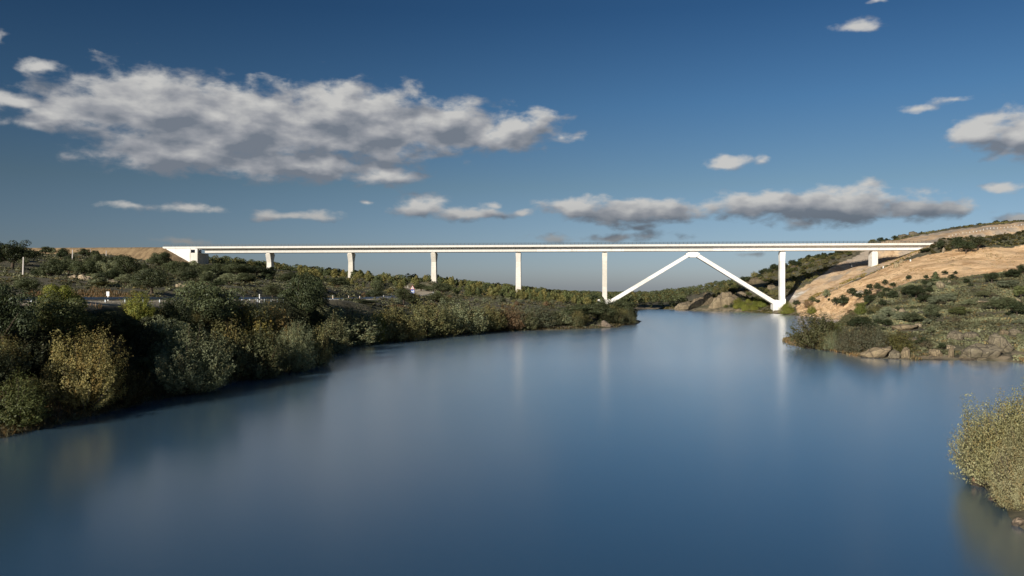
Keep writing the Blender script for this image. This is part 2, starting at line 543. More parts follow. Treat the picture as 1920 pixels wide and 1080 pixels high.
def terrain_mat():
    m, t = mat('ground')
    pos = t.n('ShaderNodeNewGeometry').outputs['Position']
    at = lambda k: t.n('ShaderNodeAttribute', attribute_name=k).outputs['Fac']
    n_big = t.noise(pos, .045, 4)
    n_mid = t.noise(pos, .35, 6, .65)
    n_fine = t.noise(pos, 2.2, 6, .7)
    scrub = t.mix(t.mr(n_mid, .35, .62), (.048, .044, .026), (.145, .125, .075))
    scrub = t.mix(t.mr(n_big, .45, .65), scrub, t.mix(t.mr(n_fine, .4, .6), (.05, .055, .028), (.12, .11, .06)))
    scrub = t.mix(t.mr(n_fine, .55, .75, 0, .55), scrub, (.26, .21, .13))
    # bare sand with streaks running along the slope
    st = t.v('MULTIPLY', pos, (.05, .16, .42))
    streak = t.noise(st, 1.0, 7, .65, dist=1.2)
    sand = t.mix(t.mr(streak, .32, .66), (.43, .25, .115), (.85, .585, .33))
    sand = t.mix(t.mr(n_fine, .5, .8, 0, .5), sand, (.80, .64, .43))
    sand = t.mix(t.mr(t.noise(pos, .09, 5, .7), .55, .72, 0, .7), sand, (.31, .22, .14))
    sand = t.mix(t.mr(n_fine, .58, .70, 0, .75), sand, (.19, .14, .075))
    sand = t.mix(t.mr(t.noise(pos, .9, 5, .7), .56, .66, 0, .6), sand, (.25, .165, .09))
    # cut earth and rock
    st2 = t.v('MULTIPLY', pos, (.34, .12, .05))
    n_c = t.noise(st2, 1.0, 7, .65, dist=.8)
    cutc = t.mix(t.mr(n_c, .35, .62), (.42, .275, .155), (.62, .45, .28))
    cutc = t.mix(t.mr(t.noise(pos, .06, 4), .47, .58, 0, .75), cutc, (.30, .27, .23))
    cutc = t.mix(t.mr(n_mid, .56, .72, 0, .6), cutc, (.56, .44, .31))
    cutc = t.mix(t.mr(n_mid, .40, .30, 0, .6), cutc, (.15, .13, .06))
    edge = t.m('MULTIPLY', t.m('SUBTRACT', n_mid, .5), 1.6)
    msk = lambda k: t.mr(t.m('ADD', at(k), edge), .4, .62)
    col = t.mix(msk('cut'), scrub, cutc)
    col = t.mix(msk('sand'), col, sand)
    emb = t.mix(t.mr(t.noise(t.v('MULTIPLY', pos, (.5, .12, .2)), 1.0, 6, .6), .35, .65), (.20, .135, .07), (.34, .235, .125))
    col = t.mix(msk('emb'), col, emb)
    col = t.mix(t.mr(at('white'), .2, .8), col, t.mix(t.mr(n_mid, .4, .6), (.42, .36, .28), (.72, .67, .60)))
    col = t.mix(t.mr(t.m('ADD', at('verge'), t.m('MULTIPLY', edge, .4)), .35, .65), col, t.mix(n_fine, (.38, .32, .23), (.54, .46, .34)))
    # pale dried rim just above the waterline
    col = t.mix(t.m('MULTIPLY', at('rim'), t.mr(n_mid, .38, .55)), col, (.30, .235, .155))
    h = t.m('ADD', t.m('MULTIPLY', n_mid, 1.0), t.m('MULTIPLY', n_fine, .35))
    return finish(m, t, col, .95, h, .9, .5)


def build_ground():
    xs = axis(-5200, 5200, -300, 330, 1.9, 1.12)
    ys = axis(-400, 6500, 34, 500, 1.9, 1.035)
    X, Y = np.meshgrid(xs, ys)
    Z, sand, cut, emb, dr, d = height(X, Y, True)
    nx, ny = len(xs), len(ys)
    V = np.stack([X, Y, Z], -1).reshape(-1, 3)
    i = (np.arange(ny - 1)[:, None] * nx + np.arange(nx - 1)[None]).ravel()
    Fc = np.stack([i, i + 1, i + nx + 1, i + nx], 1)
    white = np.exp(-(((X - 152) / 9) ** 2 + ((Y - 425) / 5) ** 2)) * sstep(.1, .5, fbm(X / 4, Y / 4, 3, 90))
    verge = 1 - sstep(5.2, 7.5, dr)
    rim = sstep(.2, .6, Z) * (1 - sstep(.8, 1.5, Z)) * (np.abs(d) < 12)
    cut = cut * (1 - sstep(440, 452, Y - (fbm(X / 8, Y / 8, 2, 12) - .5) * 8) * (X < 212))
    me = mesh_np('ground', V, Fc, [terrain_mat()], dict(sand=sand.ravel(), cut=cut.ravel(), emb=emb.ravel(), white=white.ravel(), verge=verge.ravel(), rim=rim.ravel()), smooth=True)
    o = link('ground', me)
    o['kind'] = 'structure'


def water_mat():
    m, t = mat('water')
    pos = t.n('ShaderNodeNewGeometry').outputs['Position']
    st = t.v('MULTIPLY', pos, (.35, 1.3, 1))
    n = t.noise(st, 1.0, 4, .6)
    b = t.n('ShaderNodeBump', {'Strength': .03, 'Distance': .06, 'Height': n})
    # still water seen at a low angle: nearly a mirror, over dark depth
    fr = t.n('ShaderNodeFresnel', {'IOR': 1.45}).outputs[0]
    fac = t.m('MINIMUM', t.m('MULTIPLY_ADD', fr, 1.25, .19, clamp=True), .94)
    gl = t.n('ShaderNodeBsdfGlossy', {'Color': (1.0, 1.0, .98, 1), 'Roughness': WATER_ROUGH, 'Normal': b.outputs[0]})
    df = t.n('ShaderNodeBsdfDiffuse', {'Color': WATER_COL})
    mx = t.n('ShaderNodeMixShader', {0: fac, 1: df.outputs[0], 2: gl.outputs[0]})
    milky_lift = t.n('ShaderNodeBsdfDiffuse', {'Color': (.012, .036, .058, 1)})       # faint blue diffuse added over the mix: milky glow put into the colour
    mx = t.n('ShaderNodeAddShader', {0: mx.outputs[0], 1: milky_lift.outputs[0]})
    o = t.n('ShaderNodeOutputMaterial')
    t.t.links.new(mx.outputs[0], o.inputs[0])
    return m


WATER_COL = (.012, .02, .03, 1)
WATER_ROUGH = .225
WATER_IOR = 1.4
build_ground()
wv = np.array([(-160, -350, 0), (300, -350, 0), (300, 540, 0), (-160, 540, 0)], float)
tag(link('water', mesh_np('water', wv, np.array([[0, 1, 2, 3]]), [water_mat()])), kind='structure')

# ------------------------------------------------------------------ hard materials
def concrete(name, c0, c1, lift=.22):
    m, t = mat(name)
    tc = t.n('ShaderNodeTexCoord').outputs['Object']
    oi = t.n('ShaderNodeObjectInfo').outputs['Random']
    sp = t.n('ShaderNodeSeparateXYZ', {0: tc})
    n = t.noise(tc, .5, 6, .65)
    drip = t.noise(t.v('MULTIPLY', tc, (1.4, 1.4, .10)), 1.0, 5, .6)
    band = t.noise(t.n('ShaderNodeCombineXYZ', {0: t.m('ADD', t.m('FLOOR', t.m('MULTIPLY', sp.outputs[2], lift)), t.m('MULTIPLY', oi, 37.0)), 1: .3, 2: .7}).outputs[0], 3.1, 0)
    col = t.mix(t.mr(n, .3, .7), c0, c1)
    col = t.mix(t.mr(band, .40, .62, 0, .45), col, (c0[0] * .72, c0[1] * .69, c0[2] * .62))
    col = t.mix(t.mr(drip, .52, .75, 0, .45), col, (c0[0] * .6, c0[1] * .57, c0[2] * .5))
    return finish(m, t, col, .8, n, .2, .05)


M = {}
M['white_conc'] = concrete('white_concrete', (.76, .74, .71), (.86, .85, .82))
M['pier_conc'] = concrete('pier_concrete', (.66, .62, .55), (.78, .75, .69))
M['old_conc'] = concrete('abutment_concrete', (.46, .43, .37), (.60, .57, .51))
def plain(name, col, rough=.6, metal=0.0, var=.25, scale=3.0):
    m, t = mat(name)
    tc = t.n('ShaderNodeTexCoord').outputs['Object']
    n = t.noise(tc, scale, 5, .6)
    c = t.mix(n, tuple(x * (1 - var) for x in col), tuple(min(1, x * (1 + var)) for x in col))
    return finish(m, t, c, rough, n, .1, .02, Metallic=metal)
M['rail_dark'] = plain('railing_steel', (.05, .055, .06), .5, .3)
M['galv'] = plain('galvanised_steel', (.42, .46, .50), .38, .75)
M['white_paint'] = plain('white_plastic', (.78, .78, .76), .5, 0, .06)
M['black'] = plain('black_paint', (.02, .02, .02), .6)
M['red'] = plain('red_sheeting', (.45, .03, .03), .5)
M['blue'] = plain('blue_sheeting', (.03, .10, .40), .5)
M['amber'] = plain('amber_reflector', (.75, .35, .03), .4)
M['asphalt'] = plain('asphalt', (.40, .34, .26), .95, 0, .2, 1.2)
M['line'] = plain('road_paint', (.7, .7, .66), .7, 0, .1)
M['pole'] = plain('pale_concrete_pole', (.55, .50, .46), .8)
M['ballast'] = plain('ballast', (.16, .14, .12), .95, 0, .4, 6)
M['bark'] = plain('bark', (.075, .055, .038), .95, 0, .35, 6)
M['orange'] = plain('orange_plastic', (.8, .35, .05), .5)


def rock_mat():
    m, t = mat('granite')
    tc = t.n('ShaderNodeTexCoord').outputs['Object']
    oc = t.n('ShaderNodeObjectInfo').outputs['Color']
    n = t.noise(tc, 2.2, 7, .68)
    crk = t.n('ShaderNodeTexVoronoi', {'Vector': tc, 'Scale': 1.5}, feature='DISTANCE_TO_EDGE').outputs['Distance']
    l = t.noise(tc, 5, 5, .7)
    col = t.mix(t.mr(n, .3, .7), (.62, .58, .5), (1.15, 1.1, 1.02))
    col = t.mix(1.0, oc, col, 'MULTIPLY')
    col = t.mix(t.mr(l, .56, .64, 0, .55), col, (.14, .13, .05))
    col = t.mix(t.mr(l, .42, .34, 0, .6), col, (.07, .06, .05))
    wz = t.n('ShaderNodeSeparateXYZ', {0: t.n('ShaderNodeNewGeometry').outputs['Position']}).outputs[2]
    col = t.mix(t.mr(t.m('ADD', wz, t.m('MULTIPLY', n, .3)), .28, .5, .8, 0), col, (.055, .045, .035))
    col = t.mix(t.mr(crk, 0, .05, .75, 0), col, (.05, .042, .033))
    h = t.m('ADD', t.m('MULTIPLY', n, 1.4), t.mr(crk, 0, .08, 0, .5))
    return finish(m, t, col, .95, h, .8, .25)
M['rock'] = rock_mat()


def leaf_mat():
    m, t = mat('leaves')
    oi = t.n('ShaderNodeObjectInfo')
    lv = t.n('ShaderNodeAttribute', attribute_name='lv').outputs['Fac']
    wn = t.n('ShaderNodeAttribute', attribute_name='warm').outputs['Fac']
    rnd = t.m('MULTIPLY_ADD', oi.outputs['Random'], .35, .82)
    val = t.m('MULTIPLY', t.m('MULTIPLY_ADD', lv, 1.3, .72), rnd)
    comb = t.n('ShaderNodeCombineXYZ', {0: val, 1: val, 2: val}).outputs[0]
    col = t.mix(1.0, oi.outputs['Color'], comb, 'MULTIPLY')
    col = t.mix(wn, col, t.mix(1.0, col, (1.55, 1.05, .75), 'MULTIPLY'))
    d = t.n('ShaderNodeBsdfDiffuse', {'Color': col})
    tr = t.n('ShaderNodeBsdfTranslucent', {'Color': t.mix(1.0, col, (1.1, 1.15, .6), 'MULTIPLY')})
    mx = t.n('ShaderNodeMixShader', {0: .25, 1: d.outputs[0], 2: tr.outputs[0]})
    gl = t.n('ShaderNodeBsdfGlossy', {'Color': (.8, .85, .9, 1), 'Roughness': .45})
    mx2 = t.n('ShaderNodeMixShader', {0: .012, 1: mx.outputs[0], 2: gl.outputs[0]})
    o = t.n('ShaderNodeOutputMaterial')
    t.t.links.new(mx2.outputs[0], o.inputs[0])
    return m
M['leaf'] = leaf_mat()

# ------------------------------------------------------------------ viaduct
def build_viaduct():
    vd = bpy.data.objects.new('railway_viaduct', None)
    C.objects.link(vd)
    vd.location = (-133, 440, 0)
    vd.rotation_euler = (0, 0, BANG)
    tag(vd, 'long white concrete railway viaduct with slim piers and an inverted V arch over the water', 'bridge')
    S = 45.69
    x0, x1 = -58.0, 366.0
    W = M['white_conc']
    # deck slab with cantilevers, then the box girder below
    MB().prism([(-6.7, 34.78), (-4.3, 34.35), (4.3, 34.35), (6.7, 34.78), (6.7, 35.25), (-6.7, 35.25)], x0 + 18, x1, 'x').build('deck_slab', W, vd)
    for k in range(9):
        a = -35.4 if k == 0 else (k - 1) * S + S * .22 + .01
        b = min(k * S + S * .22 - .01, x1)
        if b > a:
            MB().prism([(-3.9, 32.25), (3.9, 32.25), (4.25, 34.348), (-4.25, 34.348)], a, b, 'x').build('girder', W, vd)
    for s in (-1, 1):
        ya, yb = (-6.95, -6.703) if s < 0 else (6.703, 6.95)
        MB().box(x0, x1, ya, yb, 34.62, 35.62).build('edge_beam', W, vd)
        r = MB()
        for zz in (36.0, 36.35, 36.72):
            r.box(x0 + .5, x1 - .5, s * 6.8 - .035, s * 6.8 + .035, zz - .05, zz + .05)
        rl = r.build('railing', M['rail_dark'], vd)
        r = MB()
        x = x0 + 1
        while x < x1 - 1:
            r.box(x - .06, x + .06, s * 6.86 - .04, s * 6.86 - .001 + .04, 35.5, 36.8)
            x += 2.0
        p = r.build('railing_post', M['rail_dark'], rl)
        p['kind'] = 'stuff'
    MB().prism([(-4.6, 35.252), (4.6, 35.252), (3.7, 35.75), (-3.7, 35.75)], x0 + 1, x1, 'x').build('ballast_bed', M['ballast'], vd)
    # piers
    for k in (0, 1, 2, 3, 4, 6, 7):
        s = k * S
        c, sn = math.cos(BANG), math.sin(BANG)
        wx, wy = -133 + s * c, 440 + s * sn
        zb = {4: 6.6, 6: 5.2}.get(k, H1(wx, wy) - 1.8)
        hw = 1.22
        top = 32.249
        mt = M['white_conc'] if k in (6, 7) else M['pier_conc']
        pr = MB()
        if k == 7:
            pr.hexa([(s - 1.5, -2.6, zb), (s + 1.5, -2.6, zb), (s + 1.5, 2.6, zb), (s - 1.5, 2.6, zb)],
                    [(s - 1.42, -2.6, 31.2), (s + 1.42, -2.6, 31.2), (s + 1.42, 2.6, 31.2), (s - 1.42, 2.6, 31.2)])
            pr.hexa([(s - 1.42, -2.6, 31.2), (s + 1.42, -2.6, 31.2), (s + 1.42, 2.6, 31.2), (s - 1.42, 2.6, 31.2)],
                    [(s - .8, -2.4, top), (s + .8, -2.4, top), (s + .8, 2.4, top), (s - .8, 2.4, top)])
            pr.build('pier', mt, vd)
            continue
        wd = 1.75
        fl = 27.0
        g = 0.0 if k in (4, 6) else .25
        pr.hexa([(s - hw - g, -wd, zb), (s + hw + g, -wd, zb), (s + hw + g, wd, zb), (s - hw - g, wd, zb)],
                [(s - hw, -wd, fl), (s + hw, -wd, fl), (s + hw, wd, fl), (s - hw, wd, fl)])
        pier = pr.build('pier', mt, vd)
        w2 = 3.6 if k < 3 else (2.6 if k == 3 else 2.2)
        cp = MB()
        cp.hexa([(s - hw, -wd, fl + .002), (s + hw, -wd, fl + .002), (s + hw, wd, fl + .002), (s - hw, wd, fl + .002)],
                [(s - hw - .12, -w2, 31.6), (s + hw + .12, -w2, 31.6), (s + hw + .12, w2, 31.6), (s - hw - .12, w2, 31.6)])
        cp.box(s - hw + .25, s + hw - .25, -w2 + .3, w2 - .3, 31.602, top)
        cp.build('pier_head', mt, pier)
        # open joints between pours
        z = zb + 5.5
        while z < fl - 1 and k < 5:
            gg = g * (1 - (z - zb) / (fl - zb))
            MB().box(s - hw - gg - .006, s + hw + gg + .006, -wd - .008, wd + .008, z, z + .06).build('pour_joint', M['old_conc'], pier)
            z += 5.5
    # the inverted V
    def strut(ax, az, bx, bz, n0, n1):
        dx, dz = bx - ax, bz - az
        L = math.hypot(dx, dz)
        nx, nz = -dz / L, dx / L
        if nz < 0:
            nx, nz = -nx, -nz
        b = MB()
        b.prism([(ax - nx * n0, az - nz * n0), (bx - nx * n1, bz - nz * n1), (bx + nx * n1, bz + nz * n1), (ax + nx * n0, az + nz * n0)], -2.3, 2.3)
        return b.build('arch_strut', W, vd, bevel=.12)
    ap = 5 * S
    strut(ap - 1.5, 30.6, 4 * S + 3.9, 6.2, .88, 1.0)
    strut(ap + 1.5, 30.6, 6 * S - 3.6, 5.2, 1.0, 1.1)
    MB().prism([(ap - 2.9, 30.0), (ap - 1.5, 29.0), (ap + 1.5, 29.0), (ap + 2.9, 30.0), (ap + 3.6, 30.9), (ap + 1.3, 32.248), (ap - 1.3, 32.248), (ap - 3.6, 30.9)], -2.6, 2.6).build('arch_crown', W, vd)
    f4, f6 = 4 * S, 6 * S
    MB().prism([(f4 - 5.2, 1.5), (f4 - 4.6, 5.2), (f4 - 3.4, 7.0), (f4 + 2.6, 7.0), (f4 + 4.9, 5.6), (f4 + 4.9, 4.6), (f4 + 2.4, 2.2), (f4 + 2.2, -1)], -3.6, 3.6).build('arch_footing', W, vd)
    MB().prism([(f6 - 5.0, -1), (f6 - 5.0, 3.4), (f6 - 5.0, 5.0), (f6 - 3.2, 6.9), (f6 - 1.1, 6.3), (f6 + 1.3, 7.4), (f6 + 1.3, 5.2), (f6 - 1.8, 2.0), (f6 - 2.4, -1)], -2.9, 2.9).build('arch_footing', W, vd)
    # abutment
    ab = MB()
    ab.box(-57.9, -38.3, -6.3, 6.3, 20, 32.2)
    a = ab.build('abutment', M['old_conc'], vd)
    MB().prism([(-57.98, 32.202), (-42.2, 32.202), (-42.2, 34.6), (-57.98, 34.6)], -6.7, -6.25).build('wing_wall', W, a)
    MB().prism([(-57.9, 20), (-42.6, 20), (-42.6, 32.2), (-57.9, 32.2)], -6.7, -6.303).build('wing_wall', W, a)
    MB().prism([(-57.98, 20), (-42.6, 20), (-42.6, 34.6), (-57.98, 34.6)], 6.25, 6.7).build('wing_wall', W, a)
    MB().box(-39.7, -38.35, -6.68, -5.0, 32.202, 34.6).build('pilaster', W, a)
    MB().box(-57.9, -50, -6.2, 6.2, 32.202, 35.2).build('back_wall', M['old_conc'], a)
    MB().box(-42.4, -38.32, -6.65, -6.303, 27.5, 32.2).build('bearing_wall', M['pier_conc'], a)
    # drain pipes under the edge beam
build_viaduct()

# ------------------------------------------------------------------ road, guardrails, posts, signs
def smooth_path(pts, step):
    p = np.array(pts, float)
    for _ in range(3):
        q = [p[0]]
        for a, b in zip(p[:-1], p[1:]):
            q += [a * .75 + b * .25, a * .25 + b * .75]
        q.append(p[-1])
        p = np.array(q)
    d = np.concatenate([[0], np.cumsum(np.hypot(*(np.diff(p[:, :2], axis=0).T)))])
    s = np.arange(0, d[-1], step)
    return np.stack([np.interp(s, d, p[:, i]) for i in range(3)], 1)


def offset(path, o):
    t = np.gradient(path[:, :2], axis=0)
    t /= np.linalg.norm(t, axis=1)[:, None]
    q = path.copy()
    q[:, 0] += t[:, 1] * o
    q[:, 1] -= t[:, 0] * o
    return q, t


def ribbon(path, a, b, z0, name, mt, parent=None, thick=0.0):
    A, _ = offset(path, a)
    B, _ = offset(path, b)
    n = len(path)
    V = np.concatenate([A, B])
    V[:, 2] += z0
    i = np.arange(n - 1)
    Fc = np.stack([i, n + i, n + i + 1, i + 1], 1)
    if thick:
        V2 = V.copy()
        V2[:, 2] -= thick
        V = np.concatenate([V, V2])
        Fc = np.concatenate([Fc, np.stack([i, i + 1, 2 * n + i + 1, 2 * n + i], 1), np.stack([n + i + 1, n + i, 3 * n + i, 3 * n + i + 1], 1)])
    return link(name, mesh_np(name, V, Fc, [mt]), parent)


PATH = smooth_path(ROAD, 4.0)
rd = ribbon(PATH, -4.6, 4.6, .05, 'road', M['asphalt'], thick=.5)
rd['kind'] = 'structure'
ribbon(PATH, -3.75, -3.6, .056, 'edge_line', M['line'], rd)
ribbon(PATH, 3.6, 3.75, .056, 'edge_line', M['line'], rd)


def guardrail(side, label, a0, a1):
    path = PATH[(PATH[:, 1] > a0) & (PATH[:, 1] < a1)]
    Q, T = offset(path, side)
    root = bpy.data.objects.new('guardrail', None)
    C.objects.link(root)
    root.location = tuple(Q[0])
    tag(root, label, 'guardrail', 'guardrails along the road')
    Q = Q - Q[0]
    prof = [(0, .42), (.07, .46), (.07, .52), (0, .57), (.0, .61), (.07, .66), (.07, .72), (0, .76)]
    n, k = len(Q), len(prof)
    V = []
    for q, t in zip(Q, T):
        for o, z in prof:
            V.append((q[0] + t[1] * o, q[1] - t[0] * o, q[2] + z))
    for q, t in zip(Q, T):
        for o, z in prof[::-1]:
            V.append((q[0] + t[1] * (o - .012), q[1] - t[0] * (o - .012), q[2] + z))
    Fc = []
    for i in range(n - 1):
        for j in range(k - 1):
            Fc.append((i * k + j, i * k + j + 1, (i + 1) * k + j + 1, (i + 1) * k + j))
            o = n * k
            Fc.append((o + i * k + j, o + i * k + j + 1, o + (i + 1) * k + j + 1, o + (i + 1) * k + j))
    link('rail_beam', mesh_np('rail_beam', V, np.array(Fc), [M['galv']]), root)
    pm = None
    for q, t in zip(Q, T):
        if pm is None:
            o = MB().box(-.06, .06, -.05, .05, -.5, .74).build('post', M['galv'], root, tuple(q - np.array([t[1] * .07, -t[0] * .07, 0])))
            pm = o.data
        else:
            o = link('post', pm, root, tuple(q - np.array([t[1] * .07, -t[0] * .07, 0])))
guardrail(5.0, 'grey steel guardrail on the river side of the road, running behind the near oaks', 60, 372)
guardrail(-5.0, 'grey steel guardrail on the uphill side of the road, beyond the asphalt', 150, 372)


def at_road(u, side):
    """point of the road edge seen in direction u"""
    Q, T = offset(PATH, side)
    uu = 960 + Q[:, 0] / np.maximum(Q[:, 1], 1) * F
    ok = Q[:, 1] > 70
    i = np.argmin(np.abs(np.where(ok, uu, 1e9) - u))
    return Q[i]


for u, side, lab in [(486, 5.35, 'short white roadside post nearest the camera, right beside a second one'), (490, -5.5, 'white roadside post just left of the road under the round dark oak'),
                     (608, -5.6, 'white roadside post just right of the tall oak by the guardrail'), (625, 5.4, 'amber-topped roadside post second to the right of the tall oak'),
                     (651, -5.6, 'white roadside post in the middle of the open guardrail stretch, left of two amber ones'), (671, 5.4, 'amber-topped roadside post in the middle of the open guardrail stretch'),
                     (688, -5.6, 'thin white roadside post before the low dark bushes'), (711, 5.4, 'amber-topped roadside post below the round dark oak on the slope'),
                     (719, -5.6, 'thin white roadside post left of the oak beside the warning sign'), (734, -5.6, 'white roadside post nearest the oak beside the warning sign'),
                     (765, 5.4, 'farthest small white roadside post, right of the warning sign')]:
    q = at_road(u, side)
    e = bpy.data.objects.new('delineator_post', None)
    C.objects.link(e)
    e.location = tuple(q)
    tag(e, lab, 'roadside post', 'white delineator posts along the road')
    MB().hexa([(-.09, -.06, -.3), (.09, -.06, -.3), (.09, .06, -.3), (-.09, .06, -.3)], [(-.08, -.05, 1.35), (.08, -.05, 1.35), (.08, .05, 1.25), (-.08, .05, 1.25)]).build('post_body', M['white_paint'], e)
    MB().box(-.082, .082, -.055, .055, .98, 1.12).build('band', M['black'], e)
    MB().box(-.06, .06, -.068, -.056, 1.0, 1.1).build('reflector', M['amber'] if 'amber' in lab else M['white_paint'], e)
    if 'amber' in lab:
        MB().box(-.09, .09, -.06, .06, .7, .85).build('reflector', M['amber'], e)

# small sign seen from behind
q = at_road(198, -5.8)
e = bpy.data.objects.new('road_sign', None)
C.objects.link(e)
e.location = tuple(q)
tag(e, 'small pale rectangular road sign seen from behind, on a white pole by the guardrail', 'road sign')
MB().box(-.07, .07, -.04, .04, -.3, 1.5).build('pole', M['white_paint'], e)
MB().box(-.22, .22, -.06, -.042, .95, 1.62).build('sign_plate', M['white_paint'], e)
MB().box(-.06, .0, -.075, -.062, 1.0, 1.58).build('stiffener', M['galv'], e)
# triangular warning sign over a blue plate
q = P(773.5, 541, 290)
e = bpy.data.objects.new('warning_sign', None)
C.objects.link(e)
gz = H1(q[0], q[1])
e.location = (q[0], q[1], gz)
tag(e, 'red-bordered triangular warning sign above a blue plate, in front of dark oaks', 'road sign')
zt = CAMZ + (540 - 535) / F * 290 - gz
zc = CAMZ + (540 - 542.2) / F * 290 - gz
w = .80
for sx in (-.3, .3):
    MB().tube([(sx, .06, -.3), (sx, .06, zc)], .04).build('pole', M['galv'], e)
def tri(k, y0, y1, mt, nm):
    zm = (zt + 2 * zc) / 3
    pts = [(-w * k, zm + (zc - zm) * k), (w * k, zm + (zc - zm) * k), (0, zm + (zt - zm) * k)]
    return MB().prism(pts, y0, y1).build(nm, mt, e)
tri(1.0, -.02, .02, M['red'], 'red_border')
tri(.70, -.035, -.021, M['white_paint'], 'sign_face')
zm = (zt + 2 * zc) / 3
b = MB()
b.prism([(-.20, zm + .16), (-.02, zm + .24), (.05, zm + .06), (.28, zm - .08), (.24, zm - .28), (.16, zm - .22), (-.02, zm - .06), (-.16, zm + .02)], -.05, -.036)
b.build('pictogram', M['black'], e)
b2 = zc - .12
MB().box(-.66, .66, -.02, .02, b2 - 1.25, b2).build('blue_plate', M['blue'], e)
g = MB()
for (xa, xb, za, zb) in [(-.42, -.26, .18, .95), (-.26, -.02, .18, .34), (-.26, -.02, .50, .66), (-.10, .04, .18, .66), (.12, .24, .2, .9), (.24, .42, .76, .9), (.24, .42, .2, .34), (.36, .5, .2, .9)]:
    g.box(xa, xb, -.036 - xa * .002, -.021, b2 - 1.25 + za, b2 - 1.25 + zb)
g.build('plate_marking', M['white_paint'], e)

# poles on the slope
for (u, v0, v1, Y, wd, lab) in [(43, 522, 482, 200, .16, 'tall pale concrete pole standing on the scrub slope at the far left'),
                                (135.5, 494, 468, 300, .15, 'pale pole before the sand embankment, second from the left'),
                                (199, 482, 470, 395, .14, 'short faint pole at the foot of the sand embankment'),
                                (169.5, 476, 467, 400, .10, 'very thin pole against the embankment, between two taller ones')]:
    x, y, z = P(u, v0, Y)
    g = H1(x, y)
    o = MB().hexa([(-wd, -wd, -.5), (wd, -wd, -.5), (wd, wd, -.5), (-wd, wd, -.5)],
                  [(a * wd * .7, b * wd * .7, P(u, v1, Y)[2] - g) for a, b in ((-1, -1), (1, -1), (1, 1), (-1, 1))]).build('utility_pole', M['pole'], None, (x, y, g))
    o.rotation_euler[1] = R(1.5)
    tag(o, lab, 'pole')

# ------------------------------------------------------------------ plants
def leaves_mesh(name, c, nrm, tan, ln, wd, lv, warm, stems=None):
    """each leaf a small folded diamond; stems: MB joined with bark"""
    n = len(c)
    nrm = nrm / (np.linalg.norm(nrm, axis=1)[:, None] + 1e-9)
    tan = tan - nrm * (tan * nrm).sum(1)[:, None]
    tan = tan / (np.linalg.norm(tan, axis=1)[:, None] + 1e-9)
    b = np.cross(nrm, tan)
    L, W_ = ln[:, None], wd[:, None]
    V = np.stack([c - tan * L * .5, c + b * W_ * .5 + tan * L * .05, c + tan * L * .5, c - b * W_ * .5 + tan * L * .05], 1).reshape(-1, 3)
    i = np.arange(n)[:, None] * 4
    Fc = i + np.arange(4)[None]
    a1, a2 = np.repeat(lv, 4), np.repeat(warm, 4)
    if stems is None:
        return mesh_np(name, V, Fc, [M['leaf']], dict(lv=a1, warm=a2))
    sv = np.array(stems.v)
    sf = np.array([f for f in stems.f if len(f) == 4])
    V2 = np.concatenate([V, sv])
    F2 = np.concatenate([Fc, sf + len(V)])
    z = np.zeros(len(sv))
    return mesh_np(name, V2, F2, [M['leaf'], M['bark']], dict(lv=np.concatenate([a1, z]), warm=np.concatenate([a2, z])), midx=np.concatenate([np.zeros(len(Fc)), np.ones(len(sf))]))


def rdir(r, n, up=0.0):
    v = r.normal(size=(n, 3))
    v[:, 2] += up
    return v / np.linalg.norm(v, axis=1)[:, None]


def make_oak(seed, n=7500, nb=40, squat=1.0, leaf=.030):
    """height 1, crown width about 1; returns crown mesh, trunk mesh, both-in-one mesh"""
    r = np.random.default_rng(seed)
    R0 = .50
    cz, rz = .56, .42 * squat
    th = r.random(nb) * 2 * PI
    ct = r.random(nb) * 1.75 - .75
    st = np.sqrt(np.clip(1 - ct * ct, 0, 1))
    rad = .62 + .26 * r.random(nb)
    lob = 1 + .20 * np.sin(th * 2 + r.random() * 6) + .14 * np.sin(th * 3 + r.random() * 6)
    bc = np.stack([np.cos(th) * st * R0 * rad * lob, np.sin(th) * st * R0 * rad * lob, cz + ct * rz * rad], 1)
    br = .085 + .095 * r.random(nb)
    k = r.choice(nb, n, p=br ** 2 / (br ** 2).sum())
    d = rdir(r, n, .25)
    s = .74 + .30 * r.random(n) ** .6
    c = bc[k] + d * (br[k] * s)[:, None] * np.array([1.1, 1.1, .9])
    c[:, 2] = np.maximum(c[:, 2], .13 + .06 * r.random(n))
    # fill of the centre so that no crown is hollow
    m = n // 3
    ci = rdir(r, m) * (r.random(m) ** .33)[:, None] * np.array([R0 * .62, R0 * .62, rz * .62]) + np.array([0, 0, cz])
    c = np.concatenate([c, ci])
    nr = np.concatenate([d + r.normal(size=(n, 3)) * .24, rdir(r, m)])
    N = n + m
    sz = leaf * (.65 + .7 * r.random(N))
    cl = r.random(nb)
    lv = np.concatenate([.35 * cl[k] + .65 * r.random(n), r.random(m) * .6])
    warm = (r.random(N) < .10) * r.random(N) * .8
    t = MB()
    lean = r.normal(size=2) * .04
    fork = (lean[0], lean[1], .26)
    t.tube([(0, 0, -.06), (lean[0] * .4, lean[1] * .4, .1), fork], [.05, .038, .032], 7)
    for q in r.choice(nb, 9, replace=False):
        e = bc[q]
        midp = (fork[0] * .5 + e[0] * .5 + r.normal() * .02, fork[1] * .5 + e[1] * .5 + r.normal() * .02, .26 + (e[2] - .26) * .45)
        t.tube([fork, midp, tuple(e)], [.024, .015, .006], 5)
    return c, nr, rdir(r, N), sz, sz * .8, lv, warm, t


